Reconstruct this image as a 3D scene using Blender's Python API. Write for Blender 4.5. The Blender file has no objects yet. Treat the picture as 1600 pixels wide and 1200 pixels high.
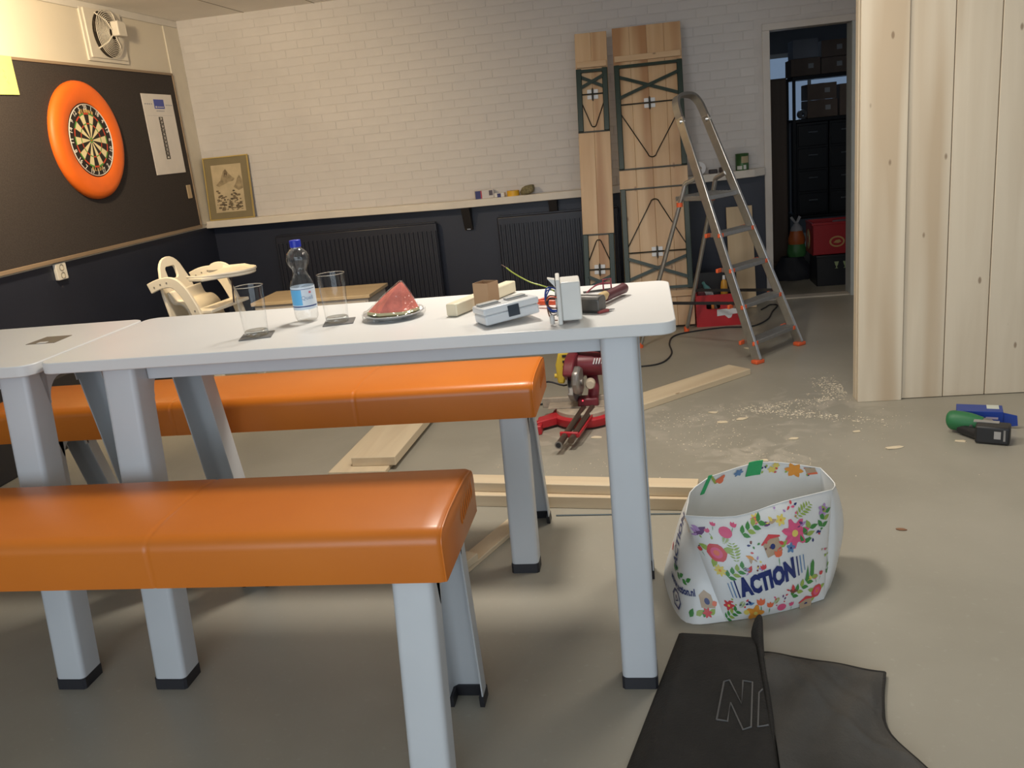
import bpy, bmesh, math, random
from mathutils import Vector, Matrix, Euler
random.seed(7)
S = bpy.context.scene
C = S.collection
# ------------------------------------------------------------------ camera
cam = bpy.data.cameras.new('camera'); cam.lens = 30.751; cam.sensor_width = 36.0
cam.clip_start = 0.05; cam.clip_end = 100
co = bpy.data.objects.new('camera', cam); C.objects.link(co)
r_ = (0.98560976, 0.13726282, -0.0986525); u_ = (0.05620531, 0.28429188, 0.95708886); w_ = (0.15941882, -0.94886092, 0.27248595)
mw = Matrix(((r_[0], u_[0], w_[0], 0), (r_[1], u_[1], w_[1], 0), (r_[2], u_[2], w_[2], 1.5), (0, 0, 0, 1)))
co.matrix_world = mw
S.camera = co
# ------------------------------------------------------------------ world, lights, exposure
W = bpy.data.worlds.new('room_ambient'); S.world = W; W.use_nodes = True
W.node_tree.nodes['Background'].inputs[0].default_value = (0.88, 0.92, 1.0, 1)
W.node_tree.nodes['Background'].inputs[1].default_value = 0.24
S.cycles.max_bounces = 8; S.cycles.caustics_reflective = False; S.cycles.caustics_refractive = False
S.view_settings.view_transform = 'Standard'; S.view_settings.look = 'None'
S.view_settings.exposure = 0.53; S.view_settings.gamma = 1.0; S.view_settings.use_curve_mapping = False
def light(name, typ, loc, target, energy, color, size=1.0, size_y=None, spot=None, blend=0.5):
    l = bpy.data.lights.new(name, typ); l.energy = energy; l.color = color
    if typ == 'AREA':
        l.shape = 'RECTANGLE' if size_y else 'DISK'; l.size = size
        if size_y: l.size_y = size_y
    else:
        l.shadow_soft_size = size
    if typ == 'SPOT': l.spot_size = math.radians(spot); l.spot_blend = blend
    o = bpy.data.objects.new(name, l); C.objects.link(o); o.location = loc
    o.rotation_euler = (Vector(target) - Vector(loc)).to_track_quat('-Z', 'Y').to_euler()
    return o
light('window_daylight', 'AREA', (-0.6, -2.8, 1.7), (-0.6, 4, 1.0), 74, (0.77, 0.89, 1.0), 4.5, 1.7)
light('ceiling_lamp_table', 'AREA', (-0.60, 3.2, 2.6), (-0.60, 3.2, 0), 29, (1.0, 0.925, 0.82), 0.35)
light('right_fill_light', 'AREA', (0.65, 3.5, 2.6), (0.65, 3.5, 0), 13, (1.0, 0.92, 0.80), 0.6)  # unseen overhead fill, set to brighten floor, bag and partition on the right
light('dart_lamp', 'SPOT', (-2.85, 4.15, 2.46), (-3.5, 5.7, 1.55), 125, (1.0, 0.77, 0.47), 0.08, spot=138, blend=0.75)
light('storage_daylight', 'AREA', (1.9, 10.8, 2.1), (1.6, 8.0, 0.8), 6, (0.55, 0.75, 1.0), 0.8)

# ------------------------------------------------------------------ helpers: materials
MATS = {}
def nmat(name):
    m = bpy.data.materials.new(name); m.use_nodes = True
    nt = m.node_tree; b = nt.nodes['Principled BSDF']
    return m, nt, b
def mat(name, col, rough=0.5, metal=0.0, var=0.0, vscale=8.0, bump=0.0, bscale=60.0, coat=0.0, sheen=0.0, stretch=(1, 1, 1), spec=None, emit=None):
    if name in MATS: return MATS[name]
    m, nt, b = nmat(name)
    b.inputs['Base Color'].default_value = (*col, 1); b.inputs['Roughness'].default_value = rough
    b.inputs['Metallic'].default_value = metal
    if coat: b.inputs['Coat Weight'].default_value = coat; b.inputs['Coat Roughness'].default_value = 0.15
    if sheen: b.inputs['Sheen Weight'].default_value = sheen
    if spec is not None: b.inputs['Specular IOR Level'].default_value = spec
    if emit: b.inputs['Emission Color'].default_value = (*col, 1); b.inputs['Emission Strength'].default_value = emit
    tc = nt.nodes.new('ShaderNodeTexCoord'); mp = nt.nodes.new('ShaderNodeMapping')
    mp.inputs['Scale'].default_value = stretch
    nt.links.new(tc.outputs['Object'], mp.inputs[0])
    nz = nt.nodes.new('ShaderNodeTexNoise'); nz.inputs['Scale'].default_value = vscale; nz.inputs['Detail'].default_value = 4
    nt.links.new(mp.outputs[0], nz.inputs['Vector'])
    v = var if var else 0.04
    cr = nt.nodes.new('ShaderNodeValToRGB')
    cr.color_ramp.elements[0].position = 0.3; cr.color_ramp.elements[1].position = 0.7
    cr.color_ramp.elements[0].color = (*[max(0, c * (1 - v)) for c in col], 1)
    cr.color_ramp.elements[1].color = (*[min(1, c * (1 + v)) for c in col], 1)
    nt.links.new(nz.outputs['Fac'], cr.inputs[0]); nt.links.new(cr.outputs[0], b.inputs['Base Color'])
    if bump:
        n2 = nt.nodes.new('ShaderNodeTexNoise'); n2.inputs['Scale'].default_value = bscale; n2.inputs['Detail'].default_value = 5
        nt.links.new(mp.outputs[0], n2.inputs['Vector'])
        bp = nt.nodes.new('ShaderNodeBump'); bp.inputs['Strength'].default_value = bump; bp.inputs['Distance'].default_value = 0.01
        nt.links.new(n2.outputs['Fac'], bp.inputs['Height']); nt.links.new(bp.outputs[0], b.inputs['Normal'])
    MATS[name] = m
    return m
def wood(name, c1, c2, axis='Z', rough=0.55, knots=0.5, knotcol=(0.16, 0.09, 0.05), gscale=14.0, stain=None):
    if name in MATS: return MATS[name]
    m, nt, b = nmat(name); b.inputs['Roughness'].default_value = rough
    tc = nt.nodes.new('ShaderNodeTexCoord'); oi = nt.nodes.new('ShaderNodeObjectInfo')
    ad = nt.nodes.new('ShaderNodeVectorMath'); ad.operation = 'MULTIPLY_ADD'
    cb = nt.nodes.new('ShaderNodeCombineXYZ')
    for i in range(3): nt.links.new(oi.outputs['Random'], cb.inputs[i])
    nt.links.new(cb.outputs[0], ad.inputs[0]); ad.inputs[1].default_value = (17.3, 9.1, 23.7); nt.links.new(tc.outputs['Object'], ad.inputs[2])
    mp = nt.nodes.new('ShaderNodeMapping'); sc = {'X': (0.06, 1, 1), 'Y': (1, 0.06, 1), 'Z': (1, 1, 0.06)}[axis]
    mp.inputs['Scale'].default_value = sc; nt.links.new(ad.outputs[0], mp.inputs[0])
    nz = nt.nodes.new('ShaderNodeTexNoise'); nz.inputs['Scale'].default_value = gscale; nz.inputs['Detail'].default_value = 6; nz.inputs['Distortion'].default_value = 0.6
    nt.links.new(mp.outputs[0], nz.inputs['Vector'])
    cr = nt.nodes.new('ShaderNodeValToRGB'); cr.color_ramp.elements[0].position = 0.3; cr.color_ramp.elements[1].position = 0.66
    cr.color_ramp.elements[0].color = (*c2, 1); cr.color_ramp.elements[1].color = (*c1, 1)
    nt.links.new(nz.outputs['Fac'], cr.inputs[0]); out = cr.outputs[0]
    if stain:
        n3 = nt.nodes.new('ShaderNodeTexNoise'); n3.inputs['Scale'].default_value = 5.5; n3.inputs['Detail'].default_value = 2
        nt.links.new(mp.outputs[0], n3.inputs['Vector'])
        r3 = nt.nodes.new('ShaderNodeValToRGB'); r3.color_ramp.elements[0].position = 0.53; r3.color_ramp.elements[1].position = 0.66
        nt.links.new(n3.outputs['Fac'], r3.inputs[0])
        mx = nt.nodes.new('ShaderNodeMix'); mx.data_type = 'RGBA'; nt.links.new(r3.outputs[0], mx.inputs[0]); nt.links.new(out, mx.inputs[6]); mx.inputs[7].default_value = (*stain, 1); out = mx.outputs[2]
    if knots:
        m2 = nt.nodes.new('ShaderNodeMapping'); s2 = {'X': (0.45, 1, 1), 'Y': (1, 0.45, 1), 'Z': (1, 1, 0.45)}[axis]
        m2.inputs['Scale'].default_value = s2; nt.links.new(ad.outputs[0], m2.inputs[0])
        vo = nt.nodes.new('ShaderNodeTexVoronoi'); vo.inputs['Scale'].default_value = 8.0; nt.links.new(m2.outputs[0], vo.inputs['Vector'])
        r2 = nt.nodes.new('ShaderNodeValToRGB'); r2.color_ramp.elements[0].position = 0.035 + 0.05 * knots; r2.color_ramp.elements[1].position = 0.06 + 0.08 * knots
        r2.color_ramp.elements[0].color = (1, 1, 1, 1); r2.color_ramp.elements[1].color = (0, 0, 0, 1)
        nt.links.new(vo.outputs['Distance'], r2.inputs[0])
        m3 = nt.nodes.new('ShaderNodeMath'); m3.operation = 'MULTIPLY'; m3.inputs[1].default_value = 0.75; nt.links.new(r2.outputs[0], m3.inputs[0])
        mx = nt.nodes.new('ShaderNodeMix'); mx.data_type = 'RGBA'; nt.links.new(m3.outputs[0], mx.inputs[0]); nt.links.new(out, mx.inputs[6]); mx.inputs[7].default_value = (*knotcol, 1); out = mx.outputs[2]
    nt.links.new(out, b.inputs['Base Color'])
    bp = nt.nodes.new('ShaderNodeBump'); bp.inputs['Strength'].default_value = 0.08; nt.links.new(nz.outputs['Fac'], bp.inputs['Height']); nt.links.new(bp.outputs[0], b.inputs['Normal'])
    MATS[name] = m
    return m
def thin_glass(name, tint=(1, 1, 1), ior=1.45, bump=0.0, bscale=40, base=0.0):
    m, nt, b = nmat(name); nt.nodes.remove(b)
    o = nt.nodes['Material Output']; tr = nt.nodes.new('ShaderNodeBsdfTransparent'); tr.inputs[0].default_value = (*tint, 1)
    gl = nt.nodes.new('ShaderNodeBsdfGlossy'); gl.inputs['Roughness'].default_value = 0.03
    fr = nt.nodes.new('ShaderNodeLayerWeight'); fr.inputs['Blend'].default_value = 0.5
    p_ = nt.nodes.new('ShaderNodeMath'); p_.operation = 'POWER'; nt.links.new(fr.outputs['Facing'], p_.inputs[0]); p_.inputs[1].default_value = 3.0
    q_ = nt.nodes.new('ShaderNodeMath'); q_.operation = 'MULTIPLY_ADD'; nt.links.new(p_.outputs[0], q_.inputs[0]); q_.inputs[1].default_value = (ior - 1) * 1.6; q_.inputs[2].default_value = 0.03 + base
    mx = nt.nodes.new('ShaderNodeMixShader'); src = q_.outputs[0]
    nt.links.new(src, mx.inputs[0]); nt.links.new(tr.outputs[0], mx.inputs[1]); nt.links.new(gl.outputs[0], mx.inputs[2]); nt.links.new(mx.outputs[0], o.inputs[0])
    if bump:
        tc = nt.nodes.new('ShaderNodeTexCoord'); nz = nt.nodes.new('ShaderNodeTexNoise'); nz.inputs['Scale'].default_value = bscale; nz.inputs['Detail'].default_value = 3
        nt.links.new(tc.outputs['Object'], nz.inputs['Vector'])
        bp = nt.nodes.new('ShaderNodeBump'); bp.inputs['Strength'].default_value = bump; bp.inputs['Distance'].default_value = 0.02
        nt.links.new(nz.outputs['Fac'], bp.inputs['Height']); nt.links.new(bp.outputs[0], gl.inputs['Normal'])
    return m
# ------------------------------------------------------------------ helpers: meshes
class MB:
    def __init__(s): s.v = []; s.f = []
    def add(s, vs, fs):
        n = len(s.v); s.v += [tuple(x) for x in vs]; s.f += [tuple(i + n for i in q) for q in fs]; return s
    def box(s, c, d, R=None):
        c = Vector(c); h = [x / 2 for x in d]
        vs = [Vector((sx * h[0], sy * h[1], sz * h[2])) for sz in (-1, 1) for sy in (-1, 1) for sx in (-1, 1)]
        if R is not None: vs = [R @ v for v in vs]
        return s.add([v + c for v in vs], [(0, 2, 3, 1), (4, 5, 7, 6), (0, 1, 5, 4), (2, 6, 7, 3), (0, 4, 6, 2), (1, 3, 7, 5)])
    def bx(s, x0, x1, y0, y1, z0, z1): return s.box(((x0 + x1) / 2, (y0 + y1) / 2, (z0 + z1) / 2), (x1 - x0, y1 - y0, z1 - z0))
    def tube(s, path, r, n=8, caps=True, closed=False):
        P = [Vector(p) for p in path]; m = len(P); rs = r if isinstance(r, (list, tuple)) else [r] * m
        base = len(s.v); up = None
        for i, p in enumerate(P):
            if closed: t = P[(i + 1) % m] - P[i - 1]
            else: t = P[min(i + 1, m - 1)] - P[max(i - 1, 0)]
            t.normalize()
            if up is None:
                up = Vector((0, 0, 1)) if abs(t.z) < 0.9 else Vector((1, 0, 0))
            a = t.cross(up).normalized(); up = a.cross(t).normalized()
            for k in range(n):
                an = 2 * math.pi * k / n; s.v.append(tuple(p + (a * math.cos(an) + up * math.sin(an)) * rs[i]))
        for i in range(m if closed else m - 1):
            j = (i + 1) % m
            for k in range(n): s.f.append((base + i * n + k, base + i * n + (k + 1) % n, base + j * n + (k + 1) % n, base + j * n + k))
        if caps and not closed:
            s.f.append(tuple(base + k for k in range(n))); s.f.append(tuple(base + (m - 1) * n + k for k in range(n)))
        return s
    def bar(s, p0, p1, wd, th, side=None):
        """rectangular bar p0->p1, wd along 'side' direction, th across"""
        p0 = Vector(p0); p1 = Vector(p1); t = (p1 - p0).normalized()
        sd = Vector(side) if side is not None else (Vector((0, 0, 1)) if abs(t.z) < 0.9 else Vector((1, 0, 0)))
        a = (sd - t * sd.dot(t)).normalized(); b = t.cross(a)
        vs = []
        for p in (p0, p1):
            for sa, sb in ((-1, -1), (1, -1), (1, 1), (-1, 1)): vs.append(p + a * sa * wd / 2 + b * sb * th / 2)
        return s.add(vs, [(0, 1, 2, 3), (7, 6, 5, 4), (0, 4, 5, 1), (1, 5, 6, 2), (2, 6, 7, 3), (3, 7, 4, 0)])
    def lathe(s, prof, n=24, o=(0, 0, 0), M=None, cap=True):
        base = len(s.v); o = Vector(o)
        for r, z in prof:
            for k in range(n):
                a = 2 * math.pi * k / n; v = Vector((r * math.cos(a), r * math.sin(a), z))
                s.v.append(tuple((M @ v if M is not None else v) + o))
        for i in range(len(prof) - 1):
            for k in range(n): s.f.append((base + i * n + k, base + i * n + (k + 1) % n, base + (i + 1) * n + (k + 1) % n, base + (i + 1) * n + k))
        if cap:
            s.f.append(tuple(base + k for k in range(n))[::-1]); s.f.append(tuple(base + (len(prof) - 1) * n + k for k in range(n)))
        return s
    def prism(s, poly, o, ex, ey, ez, h):
        """poly in (ex,ey) plane at o, extruded by h along ez"""
        o, ex, ey, ez = Vector(o), Vector(ex), Vector(ey), Vector(ez); n = len(poly)
        vs = [o + ex * a + ey * b for a, b in poly] + [o + ex * a + ey * b + ez * h for a, b in poly]
        return s.add(vs, [tuple(range(n))[::-1], tuple(range(n, 2 * n))] + [(i, (i + 1) % n, n + (i + 1) % n, n + i) for i in range(n)])
    def grid(s, fn, nu, nv, flip=False):
        base = len(s.v)
        for j in range(nv + 1):
            for i in range(nu + 1): s.v.append(tuple(fn(i / nu, j / nv)))
        for j in range(nv):
            for i in range(nu):
                q = (base + j * (nu + 1) + i, base + j * (nu + 1) + i + 1, base + (j + 1) * (nu + 1) + i + 1, base + (j + 1) * (nu + 1) + i)
                s.f.append(q[::-1] if flip else q)
        return s
    def mesh(s, name, off=(0, 0, 0), smooth=None, weld=False):
        me = bpy.data.meshes.new(name); o = Vector(off)
        me.from_pydata([tuple(Vector(v) - o) for v in s.v], [], s.f); 
        bm = bmesh.new(); bm.from_mesh(me)
        if weld: bmesh.ops.remove_doubles(bm, verts=bm.verts, dist=1e-5)
        bmesh.ops.recalc_face_normals(bm, faces=bm.faces); bm.to_mesh(me); bm.free()
        if smooth:
            me.polygons.foreach_set('use_smooth', [True] * len(me.polygons)); me.set_sharp_from_angle(angle=math.radians(smooth))
        me.update(); return me
    def build(s, name, m, parent=None, smooth=None, bevel=0, seg=2, solid=0, loc=None, weld=False, kind=None):
        off = OFF.get(parent.name, (0, 0, 0)) if parent is not None else (loc or (0, 0, 0))
        me = s.mesh(name, off, smooth, weld); o = bpy.data.objects.new(name, me); C.objects.link(o)
        me.materials.append(m)
        if parent is not None: o.parent = parent; OFF[o.name] = off
        else: o.location = loc or (0, 0, 0)
        if solid:
            md = o.modifiers.new('thickness', 'SOLIDIFY'); md.thickness = solid; md.offset = 0
        if bevel:
            md = o.modifiers.new('bevel', 'BEVEL'); md.width = bevel; md.segments = seg; md.limit_method = 'ANGLE'; md.angle_limit = math.radians(40)
            if smooth is None and seg > 1: me.polygons.foreach_set('use_smooth', [True] * len(me.polygons)); me.set_sharp_from_angle(angle=math.radians(30)); 
        if kind: o['kind'] = kind
        return o
OFF = {}
def thing(name, label, cat, loc=(0, 0, 0), group=None, world=True):
    o = bpy.data.objects.new(name, None); C.objects.link(o); o.location = loc; o['label'] = label; o['category'] = cat
    o.empty_display_size = 0.05
    if group: o['group'] = group
    OFF[o.name] = tuple(loc) if world else (0, 0, 0)
    return o
def tag(o, label, cat, group=None):
    o['label'] = label; o['category'] = cat
    if group: o['group'] = group
    return o
def struct(o): o['kind'] = 'structure'; return o
def copy_tree(o, parent=None):
    c = o.copy(); C.objects.link(c); c.parent = parent
    for ch in list(o.children): copy_tree(ch, c)
    return c
def text_polys(txt, size=1.0, xs=1.0, bold=0.0):
    """2-D triangulated text: verts (x,y), faces; centred"""
    cu = bpy.data.curves.new('t', 'FONT'); cu.body = txt; cu.size = size; cu.align_x = 'CENTER'; cu.align_y = 'CENTER'; cu.offset = bold; cu.resolution_u = 2
    o = bpy.data.objects.new('t', cu); C.objects.link(o)
    dg = bpy.context.evaluated_depsgraph_get(); me = bpy.data.meshes.new_from_object(o.evaluated_get(dg))
    vs = [(v.co.x * xs, v.co.y) for v in me.vertices]; fs = [tuple(p.vertices) for p in me.polygons]
    bpy.data.objects.remove(o); bpy.data.curves.remove(cu); bpy.data.meshes.remove(me)
    return vs, fs
def islands(vs, fs):
    par = list(range(len(vs)))
    def find(a):
        while par[a] != a: par[a] = par[par[a]]; a = par[a]
        return a
    for f in fs:
        for a in f[1:]: par[find(a)] = find(f[0])
    grp = {}
    for f in fs: grp.setdefault(find(f[0]), []).append(f)
    out = []
    for g in grp.values():
        ids = sorted({i for f in g for i in f}); mp = {i: k for k, i in enumerate(ids)}; out.append(([vs[i] for i in ids], [tuple(mp[i] for i in f) for f in g]))
    return out
def arc(cx, cy, r, a0, a1, n): return [(cx + r * math.cos(math.radians(a0 + (a1 - a0) * i / n)), cy + r * math.sin(math.radians(a0 + (a1 - a0) * i / n))) for i in range(n + 1)]
def rrect(x0, x1, y0, y1, r, n=5):
    return arc(x1 - r, y0 + r, r, -90, 0, n) + arc(x1 - r, y1 - r, r, 0, 90, n) + arc(x0 + r, y1 - r, r, 90, 180, n) + arc(x0 + r, y0 + r, r, 180, 270, n)
def smoothpath(pts, n=6):
    P = [Vector(p) for p in pts]; out = []
    for i in range(len(P) - 1):
        p0, p1, p2, p3 = P[max(i - 1, 0)], P[i], P[i + 1], P[min(i + 2, len(P) - 1)]
        for k in range(n):
            t = k / n; out.append(0.5 * ((2 * p1) + (p2 - p0) * t + (2 * p0 - 5 * p1 + 4 * p2 - p3) * t * t + (3 * p1 - p0 - 3 * p2 + p3) * t ** 3))
    return out + [P[-1]]
X_, Y_, Z_ = (1, 0, 0), (0, 1, 0), (0, 0, 1)
XL, YB, ZC = -3.693, 7.25, 2.66
# ================================================================== SETTING
m_floor, nt, b = nmat('floor_coating'); MATS['floor'] = m_floor
b.inputs['Roughness'].default_value = 0.42
tc = nt.nodes.new('ShaderNodeTexCoord')
def noise(nt, vec, sc, det=5, dist=0.0):
    n = nt.nodes.new('ShaderNodeTexNoise'); n.inputs['Scale'].default_value = sc; n.inputs['Detail'].default_value = det; n.inputs['Distortion'].default_value = dist
    nt.links.new(vec, n.inputs['Vector']); return n.outputs['Fac']
def ramp(nt, fac, p0, c0, p1, c1):
    r = nt.nodes.new('ShaderNodeValToRGB'); r.color_ramp.elements[0].position = p0; r.color_ramp.elements[1].position = p1
    r.color_ramp.elements[0].color = (*c0, 1); r.color_ramp.elements[1].color = (*c1, 1); nt.links.new(fac, r.inputs[0]); return r.outputs[0]
def mix(nt, fac, a, c, mode='MIX'):
    x = nt.nodes.new('ShaderNodeMix'); x.data_type = 'RGBA'; x.blend_type = mode
    nt.links.new(fac, x.inputs[0])
    for i, s in ((6, a), (7, c)):
        if isinstance(s, tuple): x.inputs[i].default_value = (*s, 1)
        else: nt.links.new(s, x.inputs[i])
    return x.outputs[2]
def mth(nt, op, a, c):
    x = nt.nodes.new('ShaderNodeMath'); x.operation = op
    for i, s in ((0, a), (1, c)):
        if isinstance(s, (int, float)): x.inputs[i].default_value = s
        else: nt.links.new(s, x.inputs[i])
    return x.outputs[0]
V = tc.outputs['Object']
base = ramp(nt, noise(nt, V, 1.1, 6, 0.4), 0.32, (0.300, 0.280, 0.228), 0.68, (0.378, 0.354, 0.295))
base = mix(nt, ramp(nt, noise(nt, V, 45, 3), 0.62, (0, 0, 0), 0.75, (0.25, 0.25, 0.25)), base, (0.44, 0.42, 0.37))
# saw dust trodden into the floor round the saw and the partition
dust = None
for (x, y, s) in ((0.72, 4.40, 0.55), (1.0, 4.75, 0.28), (0.15, 4.35, 0.5), (0.45, 3.85, 0.45), (-0.55, 4.1, 0.4)):
    d = nt.nodes.new('ShaderNodeVectorMath'); d.operation = 'DISTANCE'; nt.links.new(V, d.inputs[0]); d.inputs[1].default_value = (x, y, 0)
    f = mth(nt, 'SUBTRACT', 1.0, mth(nt, 'DIVIDE', d.outputs['Value'], s)); f = mth(nt, 'MAXIMUM', f, 0.0)
    dust = f if dust is None else mth(nt, 'MAXIMUM', dust, f)
dn = ramp(nt, noise(nt, V, 7, 7, 1.2), 0.50, (0, 0, 0), 0.66, (1, 1, 1))
base = mix(nt, mth(nt, 'MULTIPLY', mth(nt, 'MULTIPLY', dust, dn), 0.65), base, (0.58, 0.53, 0.45))
nt.links.new(base, b.inputs['Base Color'])
bp = nt.nodes.new('ShaderNodeBump'); bp.inputs['Strength'].default_value = 0.05; nt.links.new(noise(nt, V, 30, 4), bp.inputs['Height']); nt.links.new(bp.outputs[0], b.inputs['Normal'])

white_paint = mat('white_brick_paint', (0.58, 0.55, 0.53), 0.6, var=0.05, vscale=3, bump=0.12, bscale=40)
navy = mat('navy_wall_paint', (0.019, 0.023, 0.040), 0.42, var=0.12, vscale=2, bump=0.05)
cream = mat('cream_wall_paint', (0.72, 0.66, 0.55), 0.6, var=0.03, vscale=2, bump=0.03)
ceilm = mat('ceiling_board', (0.86, 0.82, 0.76), 0.8, var=0.05, vscale=2)
trimw = mat('white_trim_paint', (0.70, 0.67, 0.62), 0.45, var=0.04)
darkwall = mat('storage_wall', (0.22, 0.22, 0.23), 0.8, var=0.1, vscale=2)

struct(MB().bx(-4.2, 4.5, -4, 11.4, -0.1, 0).build('floor', m_floor))
ce = struct(MB().bx(XL - 0.1, 4.5, -4, YB + 0.15, ZC, ZC + 0.1).build('ceiling', ceilm))
for x in (-3.09, -2.49, -1.89, -1.29, -0.69):
    MB().bx(x - 0.002, x + 0.002, 3.0, YB, ZC - 0.003, ZC + 0.001).build('joint', mat('ceiling_joint', (0.33, 0.29, 0.24), 0.8), ce)
wl = struct(MB().bx(XL - 0.1, XL, -4, YB + 0.1, 1.0, ZC).build('wall_left', cream))
MB().bx(XL - 0.1, XL, -4, YB + 0.1, 0, 1.0).build('lower_wall', navy, wl)
MB().bx(XL, XL + 0.012, -4, YB, 2.607, ZC).build('crown_strip', trimw, wl, bevel=0.003)
MB().bx(XL, XL + 0.012, 7.02, YB, 1.03, 2.607).build('corner_board', mat('corner_board_paint', (0.70, 0.65, 0.55), 0.6), wl, bevel=0.003)
struct(MB().bx(XL, XL + 0.30, 1.0, 5.7, 0, 0.42).build('trim_1', mat('dark_plinth', (0.022, 0.020, 0.022), 0.5), bevel=0.01))
# back wall: mortar plane with proud painted bricks, navy lower part
DX0, DX1, DZ = 1.006, 1.598, 2.06
wb = struct(MB().bx(XL - 0.1, DX0 - 0.055, YB, YB + 0.15, 1.0, ZC).bx(DX0 - 0.055, DX1 + 0.06, YB, YB + 0.15, DZ + 0.05, ZC).bx(DX1 + 0.06, 4.5, YB, YB + 0.15, 0, ZC).build('wall_back', mat('painted_mortar', (0.565, 0.535, 0.515), 0.7, var=0.05)))
MB().bx(XL - 0.1, DX0 - 0.055, YB, YB + 0.15, 0, 1.0).build('lower_wall', navy, wb)
def brick_mesh(L, seed):
    rd = random.Random(seed); h = 0.0615; d = 0.0021; c = 0.0020
    j = lambda s: rd.uniform(-s, s)
    vs = [(-L / 2, 0.002, -h / 2), (L / 2, 0.002, -h / 2), (L / 2, 0.002, h / 2), (-L / 2, 0.002, h / 2)]
    vs += [(-L / 2 + c + j(.001), -d + j(.0006), -h / 2 + c), (L / 2 - c + j(.001), -d + j(.0006), -h / 2 + c + j(.001)), (L / 2 - c, -d + j(.0006), h / 2 - c), (-L / 2 + c, -d + j(.0006), h / 2 - c + j(.001))]
    return vs, [(4, 5, 6, 7), (0, 1, 5, 4), (1, 2, 6, 5), (2, 3, 7, 6), (3, 0, 4, 7)]
BM = []
for k in range(6):
    L = 0.2195 if k < 4 else 0.106
    vs, fs = brick_mesh(L, k); q = MB().add(vs, fs); me = q.mesh('brick'); me.materials.append(white_paint); BM.append((me, vs, fs))
from bpy_extras.object_utils import world_to_camera_view
bricks = []
nrow = 25
for r in range(nrow):
    z = 1.03 + 0.033 + r * 0.0655
    if z > ZC - 0.02: break
    x = XL + 0.012 + (0.108 if r % 2 == 0 else 0.0) + (0.027 if r % 3 == 0 else 0)
    xmax = (DX0 - 0.06) if z < DZ + 0.09 else DX1 + 0.7
    while x + 0.2 < xmax:
        bricks.append((x + 0.109, z, random.randrange(4))); x += 0.2235
    if xmax - x > 0.11: bricks.append((x + 0.053, z, 4 + random.randrange(2)))
def inview(p):
    f = 1366.7; d = Vector(p) - Vector((0, 0, 1.5)); zz = -(d.dot(Vector(w_))); u = 800 + f * d.dot(Vector(r_)) / zz; v = 600 - f * d.dot(Vector(u_)) / zz
    return -20 < u < 1345 and -5 < v < 1200
vis = [q for q in bricks if inview((q[0], YB, q[1]))]; vis.sort(key=lambda q: (q[2] > 3, q[0] ** 2 + (q[1] - 1.5) ** 2))
first = set(vis[:300]); rest = MB()
for q in bricks:
    x, z, k = q
    if q in first:
        o = bpy.data.objects.new('brick', BM[k][0]); C.objects.link(o); o.parent = wb; o.location = (x, YB, z); o.rotation_euler = (random.uniform(-.012, .012), random.uniform(-.006, .006), random.uniform(-.006, .006))
    else:
        rest.add([(a + x, b_ + YB, c_ + z) for a, b_, c_ in BM[k][1]], BM[k][2])
rest.build('brick_courses', white_paint, wb, kind='stuff')
# door frame and storage room behind it
df = struct(MB().bx(DX0 - 0.055, DX0, YB - 0.012, YB + 0.17, 0, DZ).bx(DX0 - 0.055, DX1 + 0.06, YB - 0.012, YB + 0.17, DZ, DZ + 0.05).build('door_1', mat('door_frame_paint', (0.58, 0.54, 0.50), 0.5), bevel=0.003))
MB().bx(DX1, DX1 + 0.06, YB - 0.012, YB + 0.17, 0, DZ).build('right_jamb', mat('right_jamb_paint', (0.50, 0.53, 0.52), 0.5), df, bevel=0.003)
MB().bx(DX0, DX1, YB - 0.0, YB + 0.12, 0, 0.012).build('threshold', mat('threshold_wood', (0.55, 0.50, 0.42), 0.5), df, bevel=0.003)
struct(MB().bx(0.2, 3.3, 11.2, 11.3, 0, 1.30).bx(0.2, 3.3, 11.2, 11.3, 2.1, 2.5).bx(0.2, 1.45, 11.2, 11.3, 1.30, 2.1).bx(2.55, 3.3, 11.2, 11.3, 1.30, 2.1).build('wall_storage_end', darkwall))
struct(MB().bx(0.1, 0.2, YB + 0.15, 11.3, 0, 2.5).build('wall_storage_left', darkwall)); struct(MB().bx(3.3, 3.4, YB + 0.15, 11.3, 0, 2.5).build('wall_storage_right', darkwall))
struct(MB().bx(0.1, 3.4, YB + 0.15, 11.3, 2.45, 2.55).build('ceiling_storage', darkwall))
w1 = struct(MB().bx(1.45, 2.55, 11.22, 11.26, 1.30, 1.35).bx(1.45, 2.55, 11.22, 11.26, 2.05, 2.1).bx(1.45, 1.5, 11.22, 11.26, 1.3, 2.1).bx(2.5, 2.55, 11.22, 11.26, 1.3, 2.1).bx(1.98, 2.02, 11.22, 11.26, 1.3, 2.1).build('window_1', trimw))
skym = mat('dusk_daylight_pane', (0.30, 0.42, 0.60), 0.5, emit=0.28)
for a, c_ in ((1.5, 1.98), (2.02, 2.5)): MB().bx(a, c_, 11.235, 11.245, 1.35, 2.05).build('pane', skym, w1)
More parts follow.
